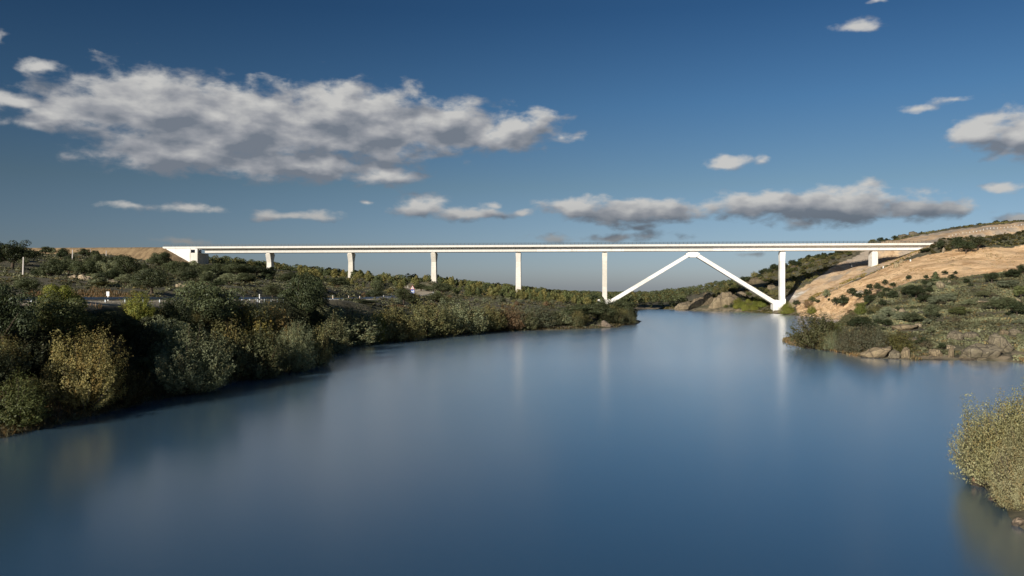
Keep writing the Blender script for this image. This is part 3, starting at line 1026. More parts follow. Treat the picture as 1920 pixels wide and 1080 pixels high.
def make_willow(seed, n=10000, spray=300, leaf=.031, wide=1.0, upright=.8, gold=0.0, jit=.038, lumpy=.27):
    """many-stemmed shrub, height 1, width about 1.15*wide"""
    r = np.random.default_rng(seed)
    th = r.random(spray) * 2 * PI
    ct = r.random(spray) ** .85
    st = np.sqrt(1 - ct * ct)
    lob = 1 + .13 * np.sin(th * 3 + seed) + .1 * np.sin(th * 5 + seed * 2)
    R_ = .55 * wide
    u3 = np.stack([np.cos(th) * st, np.sin(th) * st, ct], 1)
    bd = rdir(r, 16, .4)
    lump = np.max(np.exp(-(1 - u3 @ bd.T) / .055) * (.7 + .3 * r.random(16)), 1)
    rr = .95 - lumpy - .04 + .12 * r.random(spray) + lumpy * lump
    tips = np.stack([np.cos(th) * st * R_ * rr * lob, np.sin(th) * st * R_ * rr * lob, (.10 + .86 * ct * rr)], 1)
    # secondary lumps at the top
    base = tips * np.array([.12, .12, 0])
    dirs = tips - base
    bend = np.array([0, 0, 1.0])
    per = n // spray
    k = np.repeat(np.arange(spray), per)
    N = len(k)
    s = .22 + .80 * r.random(N) ** .6
    c = base[k] + dirs[k] * s[:, None]
    c += bend[None] * (-.16 * (s * (1 - s)))[:, None] * upright
    c += r.normal(size=(N, 3)) * (jit * (1.25 - s * .8))[:, None]
    c[:, 2] = np.maximum(c[:, 2], .01)
    out = c - np.array([0, 0, .15])
    out /= np.linalg.norm(out, axis=1)[:, None]
    tan = dirs[k] / np.linalg.norm(dirs[k], axis=1)[:, None] + r.normal(size=(N, 3)) * .45 + bend * .5 * upright
    nr = .55 * out + .6 * (c - tips[k] * .72) / .2 + r.normal(size=(N, 3)) * .45
    cl = r.random(spray)
    lv = .45 * cl[k] + .55 * r.random(N)
    warm = np.clip((cl[k] < .25 + gold) * (.5 + .5 * r.random(N)) * (.5 + gold), 0, 1)
    sz = leaf * (.7 + .7 * r.random(N))
    t = MB()
    for q in r.choice(spray, 26, replace=False):
        a, b = base[q], tips[q]
        t.tube([tuple(a * .5 - np.array([0, 0, .03])), tuple((a + b) / 2 - bend * .03), tuple(b)], [.010, .006, .002], 4)
    return c, nr, tan, sz, sz * .55, lv, warm, t


def make_pine(seed, n=1500):
    """young conical tree, height 1"""
    r = np.random.default_rng(seed)
    z = .08 + .92 * r.random(n) ** 1.15
    R_ = .33 * (1 - z) ** .72 + .02
    th = r.random(n) * 2 * PI
    s = (.45 + .6 * r.random(n)) * (1 + .3 * np.sin(th * 3 + z * 17 + seed))
    c = np.stack([np.cos(th) * R_ * s, np.sin(th) * R_ * s, z], 1)
    nr = np.stack([np.cos(th), np.sin(th), .6 + 0 * th], 1) + r.normal(size=(n, 3)) * .4
    sz = .068 * (.7 + .6 * r.random(n))
    t = MB().tube([(0, 0, -.05), (0, 0, .9)], [.03, .006], 5)
    return c, nr, rdir(r, n, .4), sz, sz * .6, r.random(n), (r.random(n) < .2) * .6, t


PROTO = {}
def proto(kind, gen, count, **kw):
    PROTO[kind] = []
    for i in range(count):
        g = gen(hash_seed(kind) + i, **kw)
        c = g[0]
        wdt = np.percentile(np.abs(c[:, :2]), 98) * 2
        hgt = np.percentile(c[:, 2], 99.5)
        PROTO[kind].append(dict(g=g, w=wdt, h=hgt, full=leaves_mesh(kind, *g), crown=None, trunk=None))
def hash_seed(s):
    return sum(ord(ch) * (i + 3) for i, ch in enumerate(s)) % 9973
proto('oak', make_oak, 6)
proto('oak_small', make_oak, 5, n=2600, nb=24, leaf=.052)
proto('willow', make_willow, 6)
proto('willow_big', make_willow, 3, n=30000, spray=560, leaf=.0170, jit=.026, lumpy=.31)
proto('shrub', make_willow, 5, n=1800, spray=110, leaf=.07, wide=1.25, upright=.3)
proto('pine', make_pine, 4)


def crown_trunk(p):
    if p['crown'] is None:
        g = p['g']
        p['crown'] = leaves_mesh('crown', *g[:7])
        sv = np.array(g[7].v)
        p['trunk'] = mesh_np('trunk', sv, np.array([f for f in g[7].f if len(f) == 4]), [M['bark']])
    return p['crown'], p['trunk']


NAMES = {'oak': 'holm_oak', 'oak_small': 'oak_bush', 'willow': 'willow_shrub', 'willow_big': 'willow_shrub', 'shrub': 'low_shrub', 'pine': 'young_tree'}
CATS = {'oak': 'tree', 'oak_small': 'bush', 'willow': 'shrub', 'willow_big': 'shrub', 'shrub': 'shrub', 'pine': 'tree'}
_cnt = {}
def plant(kind, x, y, z, h, w, col, label, group, rot=None, parts=False):
    i = _cnt[kind] = _cnt.get(kind, 0) + 1
    p = PROTO[kind][i % len(PROTO[kind])]
    sxy = w / p['w']
    rot = random.random() * 6.28 if rot is None else rot
    if parts:
        o = bpy.data.objects.new(NAMES[kind], None)
        C.objects.link(o)
        cm, tm = crown_trunk(p)
        cr = link('crown' if 'oak' in kind else 'foliage', cm, o)
        tr = link('trunk' if 'oak' in kind else 'stems', tm, o)
        cr.color = (*col, 1)
    else:
        o = link(NAMES[kind], p['full'])
        o.color = (*col, 1)
    o.location = (x, y, z)
    o.scale = (sxy, sxy, h / p['h'])
    o.rotation_euler = (0, 0, rot)
    return tag(o, label, CATS[kind], group)


DK = (.062, .072, .036)      # dark holm oak
GG = (.155, .168, .095)      # grey-green
OL = (.150, .142, .062)      # olive
YG = (.165, .175, .040)      # yellow-green
GO = (.25, .215, .085)       # gold
PG = (.150, .165, .105)      # pale silvery green
RB = (.150, .105, .060)      # russet

def ray_ground(u, v, y0=40, y1=520):
    """first point of the ground seen along a direction"""
    Y = np.linspace(y0, y1, 900)
    X = (u - 960) / F * Y
    Zr = CAMZ - (v - 540) / F * Y
    h = height(X, Y)
    hit = np.nonzero(h >= Zr)[0]
    i = hit[0] if len(hit) else len(Y) - 1
    return float(X[i]), float(Y[i]), float(h[i])


# placed one by one: kind, direction u, distance Y, top v, width px, colour, label, group, parts
LEFT = [
    ('willow_big', 158, -765, 618, 132, GO, 'golden yellow autumn shrub at the water edge, lower left', 'shrubs on the left shore', 1),
    ('oak', 302, -690, 592, 98, GG, 'dense round grey-green oak standing behind the pale willow, left of it', 'oaks between road and water', 1),
    ('willow_big', 350, -735, 612, 165, GG, 'broad grey-green willow shrub right of the golden one, leaning over the water', 'shrubs on the left shore', 1),
    ('willow', 425, -705, 600, 90, OL, 'olive willow shrub with an orange tinge, just right of the broad grey-green one', 'shrubs on the left shore', 1),
    ('willow', 470, -665, 572, 95, (.19, .16, .05), 'tall yellowish shrub below the open stretch of guardrail', 'shrubs on the left shore', 1),
    ('willow', 520, -680, 576, 90, (.20, .155, .065), 'orange-tinged shrub below the tall oak by the guardrail', 'shrubs on the left shore', 1),
    ('willow_big', 545, -700, 606, 100, GG, 'pale-topped willow at the bend of the left shore', 'shrubs on the left shore', 1),
    ('willow', 485, -715, 622, 90, (.085, .09, .045), 'dull dark willow at the waterline left of the shore bend', 'shrubs on the left shore', 1),
    ('willow', 592, -690, 612, 60, OL, 'narrow olive willow right at the shore bend', 'shrubs on the left shore', 1),
    ('willow', 622, -668, 606, 62, (.11, .115, .06), 'middle-sized grey-olive willow filling the notch at the shore bend', 'shrubs on the left shore', 1),
    ('willow', 650, -652, 586, 120, GG, 'wide domed grey willow just beyond the shore bend', 'shrubs on the left shore', 1),
    ('willow', 708, -648, 600, 36, YG, 'small yellow-green willow wedged between two larger domes beyond the bend', 'shrubs on the left shore', 0),
    ('willow', 740, -640, 584, 88, OL, 'olive gold willow dome, second beyond the shore bend', 'shrubs on the left shore', 1),
    ('willow', 803, -634, 574, 84, (.13, .13, .06), 'pale tall willow dome below the roadside sign', 'shrubs on the left shore', 1),
    ('willow', 862, -628, 570, 84, GG, 'grey willow dome below the third tall pier from the left', 'shrubs on the left shore', 1),
    ('willow', 912, 238, 578, 64, OL, 'light olive willow on the shore between the third and fourth pier', 'shrubs on the left shore', 0),
    ('willow', 955, 244, 580, 54, RB, 'russet brown shrub on the shore below the fourth pier', 'shrubs on the left shore', 0),
    ('willow', 1003, 251, 583, 74, (.11, .12, .075), 'rounded grey shrub right of the russet one on the shore', 'shrubs on the left shore', 0),
    ('willow', 1045, 257, 590, 50, GG, 'low grey shrub on the shore left of the headland', 'shrubs on the left shore', 0),
    ('oak', 1088, 266, 580, 62, (.06, .07, .035), 'dark rounded bush at the start of the headland', 'bushes on the headland', 0),
    ('oak', 1120, 276, 574, 50, DK, 'dark bush on the headland right below the white arch footing', 'bushes on the headland', 0),
    ('willow', 1142, 283, 580, 50, OL, 'olive bush on the headland behind the pale rock', 'bushes on the headland', 0),
    ('oak', 1155, 304, 570, 52, DK, 'dark bush on the headland right of the arch footing', 'bushes on the headland', 0),
    ('willow', 1170, 306, 576, 44, (.085, .095, .045), 'outermost rounded bush at the tip of the headland', 'bushes on the headland', 0),
    ('willow', 1184, 312, 584, 18, GG, 'tiny bush hanging over the water at the very tip of the headland', 'bushes on the headland', 0),
    ('oak', 567, -612, 512, 86, (.060, .074, .036), 'tall dark double-topped oak standing in front of the guardrail', 'oaks between road and water', 1),
    ('oak', 590, -600, 519, 50, (.075, .088, .045), 'right-hand half of the tall oak pair in front of the guardrail', 'oaks between road and water', 1),
    ('oak', 112, -660, 548, 125, (.085, .095, .040), 'wide oak with lit crown hiding the guardrail at the left', 'oaks between road and water', 1),
    ('oak', 112, -605, 534, 74, (.15, .16, .035), 'yellow-green tree showing above the wide oak at the left', 'oaks between road and water', 1),
    ('oak', 8, -665, 532, 110, (.055, .068, .035), 'big dark oak cut by the left edge of the photo', 'oaks between road and water', 1),
    ('oak', 50, 118, 520, 52, DK, 'dark round oak just below the tall pale pole', 'oaks on the slope above the road', 1),
    ('oak', 386, -628, 527, 108, (.085, .10, .05), 'broad grey-green oak hiding the guardrail left of its long open stretch', 'oaks between road and water', 1),
    ('willow', 258, -605, 545, 56, YG, 'bright yellow-green bush in front of the guardrail', 'oaks between road and water', 1),
    ('oak', 322, -640, 556, 66, (.06, .07, .035), 'dark low oak between the yellow-green bush and the broad grey-green oak', 'oaks between road and water', 1),
    ('oak', 205, -640, 585, 70, (.05, .058, .03), 'dark bush below the guardrail and the small rectangular sign', 'oaks between road and water', 0),
    ('willow', 190, -620, 588, 44, (.13, .115, .075), 'pale brown dry bush above the golden shrub', 'oaks between road and water', 0),
    ('oak', 240, -650, 600, 60, (.045, .055, .028), 'very dark bush between the golden shrub and the grey-green oak', 'oaks between road and water', 0),
    ('oak', 284, 145, 503, 80, (.065, .075, .04), 'large dark oak above the yellow-green bush, right of the rock outcrop', 'oaks on the slope above the road', 1),
    ('oak', 22, 250, 451, 74, (.045, .055, .028), 'big solitary oak rising above the skyline at the far left', 'oaks on the slope above the road', 1),
    ('oak', -6, 240, 450, 16, DK, 'sliver of a dark crown at the left edge of the skyline', 'oaks on the slope above the road', 0),
    ('oak', 103, 225, 487, 46, DK, 'dark oak right of the tall pale pole, left end of the dark row', 'oaks on the slope above the road', 0),
    ('oak', 128, 232, 484, 38, DK, 'dark oak under the second pole', 'oaks on the slope above the road', 0),
    ('oak', 158, 214, 489, 58, DK, 'broad dark oak right of the second pole', 'oaks on the slope above the road', 0),
    ('oak', 182, 236, 476, 44, (.055, .062, .03), 'taller oak in the dark row, left of the pale one', 'oaks on the slope above the road', 0),
    ('oak', 205, 215, 488, 44, GG, 'pale grey-green oak in the middle of the dark row', 'oaks on the slope above the road', 0),
    ('oak', 238, 212, 478, 50, DK, 'tall dark oak at the right end of the dark row', 'oaks on the slope above the road', 0),
    ('oak', 192, 152, 527, 38, (.075, .075, .03), 'low oak bush just right of the pale boulders', 'oaks on the slope above the road', 0),
    ('oak', 85, 170, 500, 34, DK, 'small dark oak between the tall pole and the boulders', 'oaks on the slope above the road', 0),
    ('oak', 301, 300, 473, 46, DK, 'dark oak crown standing before the end of the sand embankment', 'oaks on the slope above the road', 0),
    ('oak', 328, 275, 489, 52, (.06, .07, .035), 'oak below the wing wall of the viaduct', 'oaks on the slope above the road', 0),
    ('oak', 352, 240, 500, 50, (.08, .09, .05), 'paler oak below the left end of the viaduct', 'oaks on the slope above the road', 0),
    ('oak', 384, 255, 496, 58, DK, 'broad dark oak right below the abutment', 'oaks on the slope above the road', 0),
    ('oak', 414, 300, 493, 46, DK, 'dark oak right of the abutment', 'oaks on the slope above the road', 0),
    ('oak', 445, 285, 492, 58, DK, 'broad dark oak halfway between the abutment and the first pier', 'oaks on the slope above the road', 0),
    ('oak', 480, 295, 498, 50, (.045, .055, .03), 'dark oak left of the first pier foot', 'oaks on the slope above the road', 0),
    ('oak', 430, 230, 512, 44, GG, 'pale oak on the slope above the long open guardrail stretch', 'oaks on the slope above the road', 0),
    ('oak', 460, 245, 512, 46, DK, 'dark oak over the long open guardrail stretch', 'oaks on the slope above the road', 0),
    ('oak', 511, 195, 532, 40, (.06, .066, .034), 'low round oak standing directly above the guardrail, left of the tall oak', 'oaks on the slope above the road', 0),
    ('oak', 537, 270, 512, 36, DK, 'small dark oak behind the tall oak, to its left', 'oaks on the slope above the road', 0),
    ('oak', 637, 300, 519, 36, DK, 'dark round oak left of the second pier foot', 'oaks on the slope above the road', 0),
    ('oak', 614, 330, 521, 24, DK, 'smaller dark oak between the tall oak and the round one', 'oaks on the slope above the road', 0),
    ('oak', 708, 305, 525, 27, DK, 'isolated dark round oak between the second and third pier', 'oaks on the slope above the road', 0),
    ('oak', 703, 275, 544, 34, (.045, .055, .03), 'low dark bush behind the white roadside posts', 'oaks on the slope above the road', 0),
    ('oak', 757, 262, 540, 42, (.055, .062, .03), 'olive dark oak left of the warning sign, over the road', 'oaks between road and water', 0),
    ('oak', 789, 400, 532, 28, DK, 'dark oak directly behind the warning sign', 'oaks by the third pier', 0),
    ('oak', 803, 395, 536, 19, DK, 'small dark oak between the sign and the third pier', 'oaks by the third pier', 0),
    ('oak', 828, 345, 531, 44, DK, 'broad dark oak below the third pier', 'oaks by the third pier', 0),
    ('oak', 817, 300, 548, 34, (.065, .072, .035), 'lower olive oak in front of the broad one below the third pier', 'oaks by the third pier', 0),
    ('oak', 775, 275, 556, 30, DK, 'dark oak right beneath the warning sign', 'oaks by the third pier', 0),
    ('oak', 682, 214, 562, 64, (.065, .078, .045), 'grey-green oak in front of the road left of the sign', 'oaks between road and water', 0),
    ('oak', 640, 228, 555, 20, (.055, .06, .035), 'little bush poking up before the guardrail', 'oaks between road and water', 0),
    ('oak', 606, 186, 572, 44, (.075, .08, .045), 'pale-topped bush at the foot of the tall oak', 'oaks between road and water', 0),
    ('shrub', 740, 232, 570, 40, RB, 'brownish bush on the slope between the sign and the shore willows', 'oaks between road and water', 0),
    ('willow', 30, -800, 700, 110, (.06, .068, .025), 'dark green bush in the lower left corner', 'shrubs on the left shore', 1),
    ('willow', -20, -740, 640, 90, (.05, .055, .03), 'dark bush cut by the left edge above the corner bush', 'shrubs on the left shore', 1),
    ('willow', 235, -760, 680, 80, (.06, .055, .022), 'dark bush in the shade right of the golden shrub', 'shrubs on the left shore', 1),
]
for (k, u, Y, vt, wpx, col, lab, grp, pt) in LEFT:
    if Y < 0:                       # given by the height in view where it meets the ground
        x, Y, z = ray_ground(u, -Y, 60)
    x = (u - 960) / F * Y
    z = H1(x, Y)
    zt = CAMZ + (540 - vt) / F * Y
    if 620 < u < 1190 and 'shore' in grp or 'headland' in grp:
        zt, wpx = zt + 8 / F * Y, wpx * 1.15
    plant(k, x, Y, max(z, 0) - .05, max(zt - z, .6), wpx / F * Y, col, lab, grp, parts=bool(pt))


DK = (.036, .046, .022)
RIGHT = [  # kind, u, base v, height px, width px, colour, label
    ('willow', 1476, 590, 19, 22, YG, 'bright green bush at the water just right of the arch foot'),
    ('oak_small', 1493, 577, 11, 11, DK, 'small dark bush on the sand right of the arch foot'),
    ('shrub', 1514, 578, 12, 18, RB, 'brownish-green bush at the lower end of the sand slope'),
    ('oak_small', 1524, 569, 10, 11, (.08, .09, .04), 'small round bush on the sand above the brownish one'),
    ('willow', 1522, 589, 13, 14, YG, 'yellow-green bush at the water below the sand slope'),
    ('oak_small', 1550, 561, 14, 11, GG, 'lone little tree in the middle of the sand slope'),
    ('oak_small', 1554, 566, 5, 4, DK, 'tiny seedling beside the lone little tree on the sand'),
    ('oak_small', 1534, 570, 6, 8, DK, 'tiny bush below left of the lone little tree'),
    ('oak_small', 1568, 574, 13, 13, DK, 'dark bush at the lower edge of the sand, left of the double one'),
    ('oak_small', 1581, 577, 19, 20, DK, 'double dark bush at the lower edge of the sand'),
    ('oak_small', 1599, 557, 13, 16, DK, 'dark bush touching the left side of the grey boulder'),
    ('oak_small', 1611, 563, 11, 13, DK, 'dark bush just below the grey boulder'),
    ('oak_small', 1625, 559, 13, 14, DK, 'dark bush right of the grey boulder'),
    ('oak_small', 1631, 547, 11, 13, DK, 'round bush above right of the grey boulder'),
    ('oak_small', 1647, 547, 13, 14, DK, 'very round dark bush on the sand edge'),
    ('oak_small', 1659, 536, 9, 9, DK, 'small bush highest of those left of the pale outcrop'),
    ('oak_small', 1675, 541, 9, 9, DK, 'small round bush right of the highest one'),
    ('oak_small', 1661, 550, 8, 10, DK, 'small dark bush beneath the very round one'),
    ('oak', 1631, 573, 16, 22, DK, 'large dark bush in the middle of the bushy slope'),
    ('oak_small', 1653, 564, 14, 15, (.075, .085, .04), 'greenish bush right of the large dark one'),
    ('oak_small', 1654, 576, 11, 13, DK, 'dark bush below the greenish one'),
    ('oak_small', 1673, 563, 14, 15, DK, 'dark bush left of the big shaded clump'),
    ('willow', 1614, 592, 19, 18, (.10, .12, .03), 'bright deep green bush standing alone above the willows'),
    ('willow', 1640, 588, 12, 20, OL, 'olive bush right of the bright deep green one'),
    ('oak', 1663, 598, 17, 26, PG, 'pale round shrub with lit lobes, above the tip thicket'),
    ('oak', 1650, 607, 14, 24, PG, 'second pale round shrub, lower and left of the first'),
    ('oak_small', 1703, 526, 8, 8, DK, 'small bush on the sand edge left of the pale outcrop'),
    ('oak_small', 1737, 526, 8, 8, DK, 'small bush above the left end of the pale outcrop'),
    ('pine', 1754, 530, 16, 16, (.08, .10, .05), 'bushy upright little tree behind the pale outcrop'),
    ('oak_small', 1772, 517, 7, 9, DK, 'little dark bush alone on the sand, left of the last one'),
    ('oak_small', 1791, 516, 6, 6, DK, 'smallest dark bush alone on the sand, right of the other'),
    ('oak_small', 1786, 526, 9, 11, DK, 'dark bush on the sand edge right of the pale outcrop'),
    ('oak_small', 1734, 537, 9, 11, DK, 'dark bush left below the pale outcrop'),
    ('oak_small', 1744, 550, 9, 12, DK, 'dark bush below the pale outcrop'),
    ('oak_small', 1812, 533, 8, 13, DK, 'dark bush in the shaded scrub near the sand edge'),
    ('oak', 1860, 531, 16, 19, DK, 'big round dark bush on the upper right edge of the scrub'),
    ('oak_small', 1879, 523, 10, 13, GG, 'greyish bush right of the big round one'),
    ('oak', 1898, 522, 14, 26, DK, 'wide dark bush near the right edge under the sand'),
    ('oak', 1919, 516, 16, 22, DK, 'dark bush cut by the right edge under the sand'),
    ('oak', 1717, 563, 22, 30, DK, 'big dark clump in the shaded hollow'),
    ('oak', 1700, 556, 14, 18, DK, 'dark bush at the left of the shaded hollow'),
    ('oak', 1735, 570, 14, 26, DK, 'low dark bush at the bottom of the shaded hollow'),
    ('oak', 1756, 574, 15, 28, PG, 'pale yellow-green bush lit by the sun above the round dark one'),
    ('oak', 1746, 600, 26, 28, (.075, .085, .045), 'tall round grey-green bush below the pale yellow-green one'),
    ('oak', 1780, 569, 15, 21, PG, 'pale upright bush in the middle of the sunlit scrub'),
    ('oak', 1800, 594, 15, 28, (.08, .09, .035), 'low olive bush casting a shadow on bare ground'),
    ('oak', 1818, 576, 12, 22, GG, 'soft grey bush above the low olive one'),
    ('oak', 1867, 584, 19, 26, (.07, .08, .04), 'dark olive bush left of the pair at the right edge'),
    ('oak', 1889, 579, 17, 24, (.07, .08, .04), 'left bush of the pair at the right edge'),
    ('oak', 1907, 594, 22, 32, DK, 'large dark bush of the pair at the right edge'),
    ('oak', 1890, 543, 14, 36, PG, 'wide pale green mound of bushes high at the right'),
    ('oak', 1914, 561, 20, 24, (.11, .125, .05), 'fresh green bush at the right edge, halfway up'),
    ('oak', 1844, 559, 11, 22, (.11, .115, .06), 'pale bush left of the wide pale mound'),
    ('oak', 1711, 608, 18, 28, (.065, .075, .04), 'dark bush right of the two pale round shrubs'),
    ('oak', 1688, 604, 15, 24, PG, 'pale grey shrub between the round pale ones and the dark bush'),
    ('oak', 1615, 622, 24, 46, DK, 'dark oak bush behind the waterside thicket'),
    ('willow', 1595, 612, 20, 34, (.13, .13, .07), 'pale bush at the back of the waterside thicket'),
    ('willow', 1533, 656, 60, 82, (.085, .085, .04), 'tallest brown-green shrub at the tip of the right shore'),
    ('willow', 1556, 640, 38, 36, (.09, .11, .03), 'fresh green shrub rising inside the waterside thicket'),
    ('willow', 1494, 642, 14, 18, GG, 'outermost little shrub at the tip of the right shore'),
    ('willow', 1561, 658, 33, 34, GG, 'rounded grey willow in front of the tallest shrub'),
    ('willow', 1588, 661, 42, 36, (.085, .085, .055), 'grey-brown willow, third in the waterside row'),
    ('willow', 1611, 663, 46, 46, (.09, .088, .055), 'broad grey-brown willow in the middle of the waterside row'),
    ('willow', 1643, 664, 48, 46, (.08, .08, .05), 'tall grey willow in the right half of the waterside row'),
    ('willow', 1682, 660, 34, 52, (.10, .095, .035), 'olive shrub at the right end of the waterside row'),
    ('oak', 1833, 470, 22, 25, (.045, .05, .025), 'large round dark bush on the mound by the end of the bridge'),
    ('oak', 1811, 476, 18, 26, DK, 'dark bush left of the large round one on the mound'),
    ('oak', 1797, 470, 20, 18, DK, 'dark bush at the left end of the mound'),
    ('oak', 1763, 471, 16, 13, DK, 'dark bush left of the upright stone on the mound'),
    ('oak_small', 1821, 449, 6, 7, DK, 'small round bush on the crest of the mound'),
    ('oak_small', 1734, 475, 7, 16, DK, 'low bush under the right end of the bridge'),
]
GR = 'bushes on the right hillside'
for (k, u, vb, hp, wp, col, lab) in RIGHT:
    x, y, z = ray_ground(u, vb - 1)
    g = 1.22 if hp < 24 else 1.12
    plant(k, x, y, max(z, 0) - .05, g * hp / F * y, g * wp / F * y, col, lab, GR, parts=(hp > 30))

# big bush at the right edge, close to the camera
NEAR = [(1876, 52, 742, 150, (.23, .22, .12), 'large sunlit olive willow leaning over the near rocks at the right edge'),
        (1925, 49, 712, 150, (.25, .235, .115), 'taller leafy willow cut by the right edge of the photo'),
        (1912, 46.5, 800, 104, (.215, .20, .11), 'lower yellowish part of the right edge thicket, above the last rocks'),
        (1850, 57, 770, 96, (.18, .185, .12), 'grey-green left flank bush of the right edge thicket')]
for (u, Y, vt, wp, col, lab) in NEAR:
    x = (u - 960) / F * Y
    z = max(H1(x, Y), 0)
    plant('willow_big', x, Y, z - .1, CAMZ + (540 - vt) / F * Y - z, wp / F * Y, col, lab, 'willows on the near right bank', parts=True)


# ------------------------------------------------------------------ rocks
def make_rock(seed, sub=4, cuts=20):
    import bmesh
    r = np.random.default_rng(seed)
    bm = bmesh.new()
    bmesh.ops.create_icosphere(bm, subdivisions=sub, radius=1)
    V = np.array([v.co for v in bm.verts])
    Fc = np.array([[v.index for v in f.verts] for f in bm.faces])
    bm.free()
    nn = rdir(r, cuts)
    hh = .58 + .34 * r.random(cuts)
    rad = np.ones(len(V))
    for n_, h_ in zip(nn, hh):
        dt = V @ n_
        rad = np.where(dt > .05, np.minimum(rad, h_ / np.maximum(dt, .05)), rad)
    V = V * rad[:, None]
    a = fbm(V[:, 0] * 2 + 9, V[:, 1] * 2 + V[:, 2] * 1.7 + 9, 4, seed)
    b_ = fbm(V[:, 0] * 5 + 30, V[:, 1] * 5 + V[:, 2] * 2.2 + 30, 3, seed + 60)
    V = V * (1 + (a - .5) * .45 - .13 * np.abs(b_ - .5) * 4)[:, None]
    V /= np.abs(V).max(0)
    return mesh_np('rock', V, Fc, [M['rock']])
ROCKS = [make_rock(300 + i) for i in range(7)]
PALE, TAN, GREY = (.42, .35, .25), (.26, .21, .14), (.20, .175, .13)


ROCKXY = []
def rock(x, y, zb, w, h, dpt, col, label, group='boulders', tilt=0.0, idx=None, cat='rock', name='boulder'):
    i = _cnt['rock'] = _cnt.get('rock', 0) + 1
    ROCKXY.append((x, y, w * .6))
    o = link(name, ROCKS[(i if idx is None else idx) % 7], None, (x, y, zb + h * .32))
    o.scale = (w / 2, dpt / 2, h * .68)
    o.rotation_euler = (random.uniform(-.15, .15), tilt, random.uniform(-.4, .4))
    o.color = (*col, 1)
    return tag(o, label, cat, group)


RK = [  # u, base v, h px, w px, colour, label, tilt
    (1646, 674, 20, 56, TAN, 'long wedge-shaped rock rising from the water right of the thicket', -.32),
    (1681, 674, 16, 20, GREY, 'low blocky rock between the wedge and the upright stone', 0),
    (1699, 674, 21, 15, TAN, 'upright squarish stone standing in the water', 0),
    (1757, 670, 15, 20, TAN, 'leaning block left of the second upright stone', -.2),
    (1785, 672, 21, 12, TAN, 'second upright stone at the right shore', 0),
    (1846, 674, 30, 62, GREY, 'largest rounded boulder sloping into the right shore', -.1),
    (1879, 660, 28, 42, GREY, 'big boulder resting behind the largest one', .05),
    (1780, 655, 8, 26, PALE, 'flat pale rock above the second upright stone', 0),
    (1797, 638, 16, 27, GREY, 'rounded boulder in the middle of the scrub', 0),
    (1821, 636, 13, 30, GREY, 'low boulder right of the rounded one in the scrub', 0),
    (1765, 677, 6, 60, TAN, 'flat reddish ledge at the waterline', 0),
    (1822, 677, 6, 44, TAN, 'flat ledge at the waterline before the largest boulder', 0),
    (1884, 629, 12, 14, TAN, 'small pointed rock in the scrub near the right edge', 0),
    (1908, 630, 12, 26, GREY, 'jagged rocks at the right edge of the scrub', 0),
    (1698, 620, 11, 46, TAN, 'long pale rock slab behind the thicket', -.1),
    (1724, 614, 8, 13, PALE, 'small pale rock right of the long slab', 0),
    (1712, 640, 7, 18, GREY, 'small rock half sunk in the scrub', 0),
    (1677, 586, 9, 14, PALE, 'pale rock beside the pale round shrubs', 0),
    (1693, 585, 7, 16, PALE, 'white-grey rock right of the first pale one', 0),
    (1845, 568, 6, 34, PALE, 'bare pale ledge in the sunlit scrub', 0),
    (1911, 570, 11, 18, PALE, 'white boulder at the right edge', 0),
    (1764, 541, 17, 22, (.30, .26, .18), 'grey rock outcrop at the upper edge of the scrub', 0),
    (1781, 535, 11, 8, PALE, 'narrow pale rock right of the grey outcrop', 0),
    (1613, 556, 14, 17, (.40, .36, .30), 'grey boulder among the bushes on the sand edge', .2),
    (1682, 503, 13, 12, (.38, .31, .20), 'jagged rock left on the crest of the sand slope', 0),
    (1692, 494, 9, 14, (.38, .31, .20), 'jagged rock on the crest of the sand slope', 0),
    (1770, 475, 15, 7, (.36, .31, .24), 'upright pale stone on the mound', 0),
    (1791, 466, 9, 9, (.36, .31, .24), 'small pale stone by the large round bush on the mound', 0),
    (1848, 912, 26, 60, (.40, .27, .17), 'flat-topped brown rock under the right edge thicket', 0),
    (1866, 944, 16, 24, (.36, .22, .14), 'reddish stone in the water below the flat-topped rock', 0),
    (1848, 946, 6, 13, (.36, .22, .14), 'tiny stone sticking out of the water at the right', 0),
    (1880, 953, 11, 20, (.34, .22, .14), 'small brown stone right of the reddish one', 0),
    (1889, 961, 9, 22, (.33, .2, .13), 'lower small brown stone near the right edge', 0),
    (1914, 985, 20, 30, (.42, .33, .25), 'pale rounded stone at the right edge above the dark water', 0),
    (1136, 614, 14, 24, (.22, .18, .15), 'rounded pale rock at the foot of the headland bushes', 0),
    (1232, 584, 6, 12, PALE, 'little pale rock at the start of the far shore', 0),
    (1247, 584, 5, 18, TAN, 'low ledge on the far shore', 0),
]
for (u, vb, hp, wp, col, lab, tl) in RK:
    x, y, z = ray_ground(u, vb - 1, 35)
    zz = CAMZ - (vb - 540) / F * y
    s = y / F * (1.25 if u > 1600 and 600 < vb < 700 else 1.0)
    rock(x, y + wp * s * .2, min(z, zz) - .1, wp * s, hp * s, wp * s * .8, col, lab, 'rocks on the right bank' if u > 1240 else 'rocks on the left bank', tl)
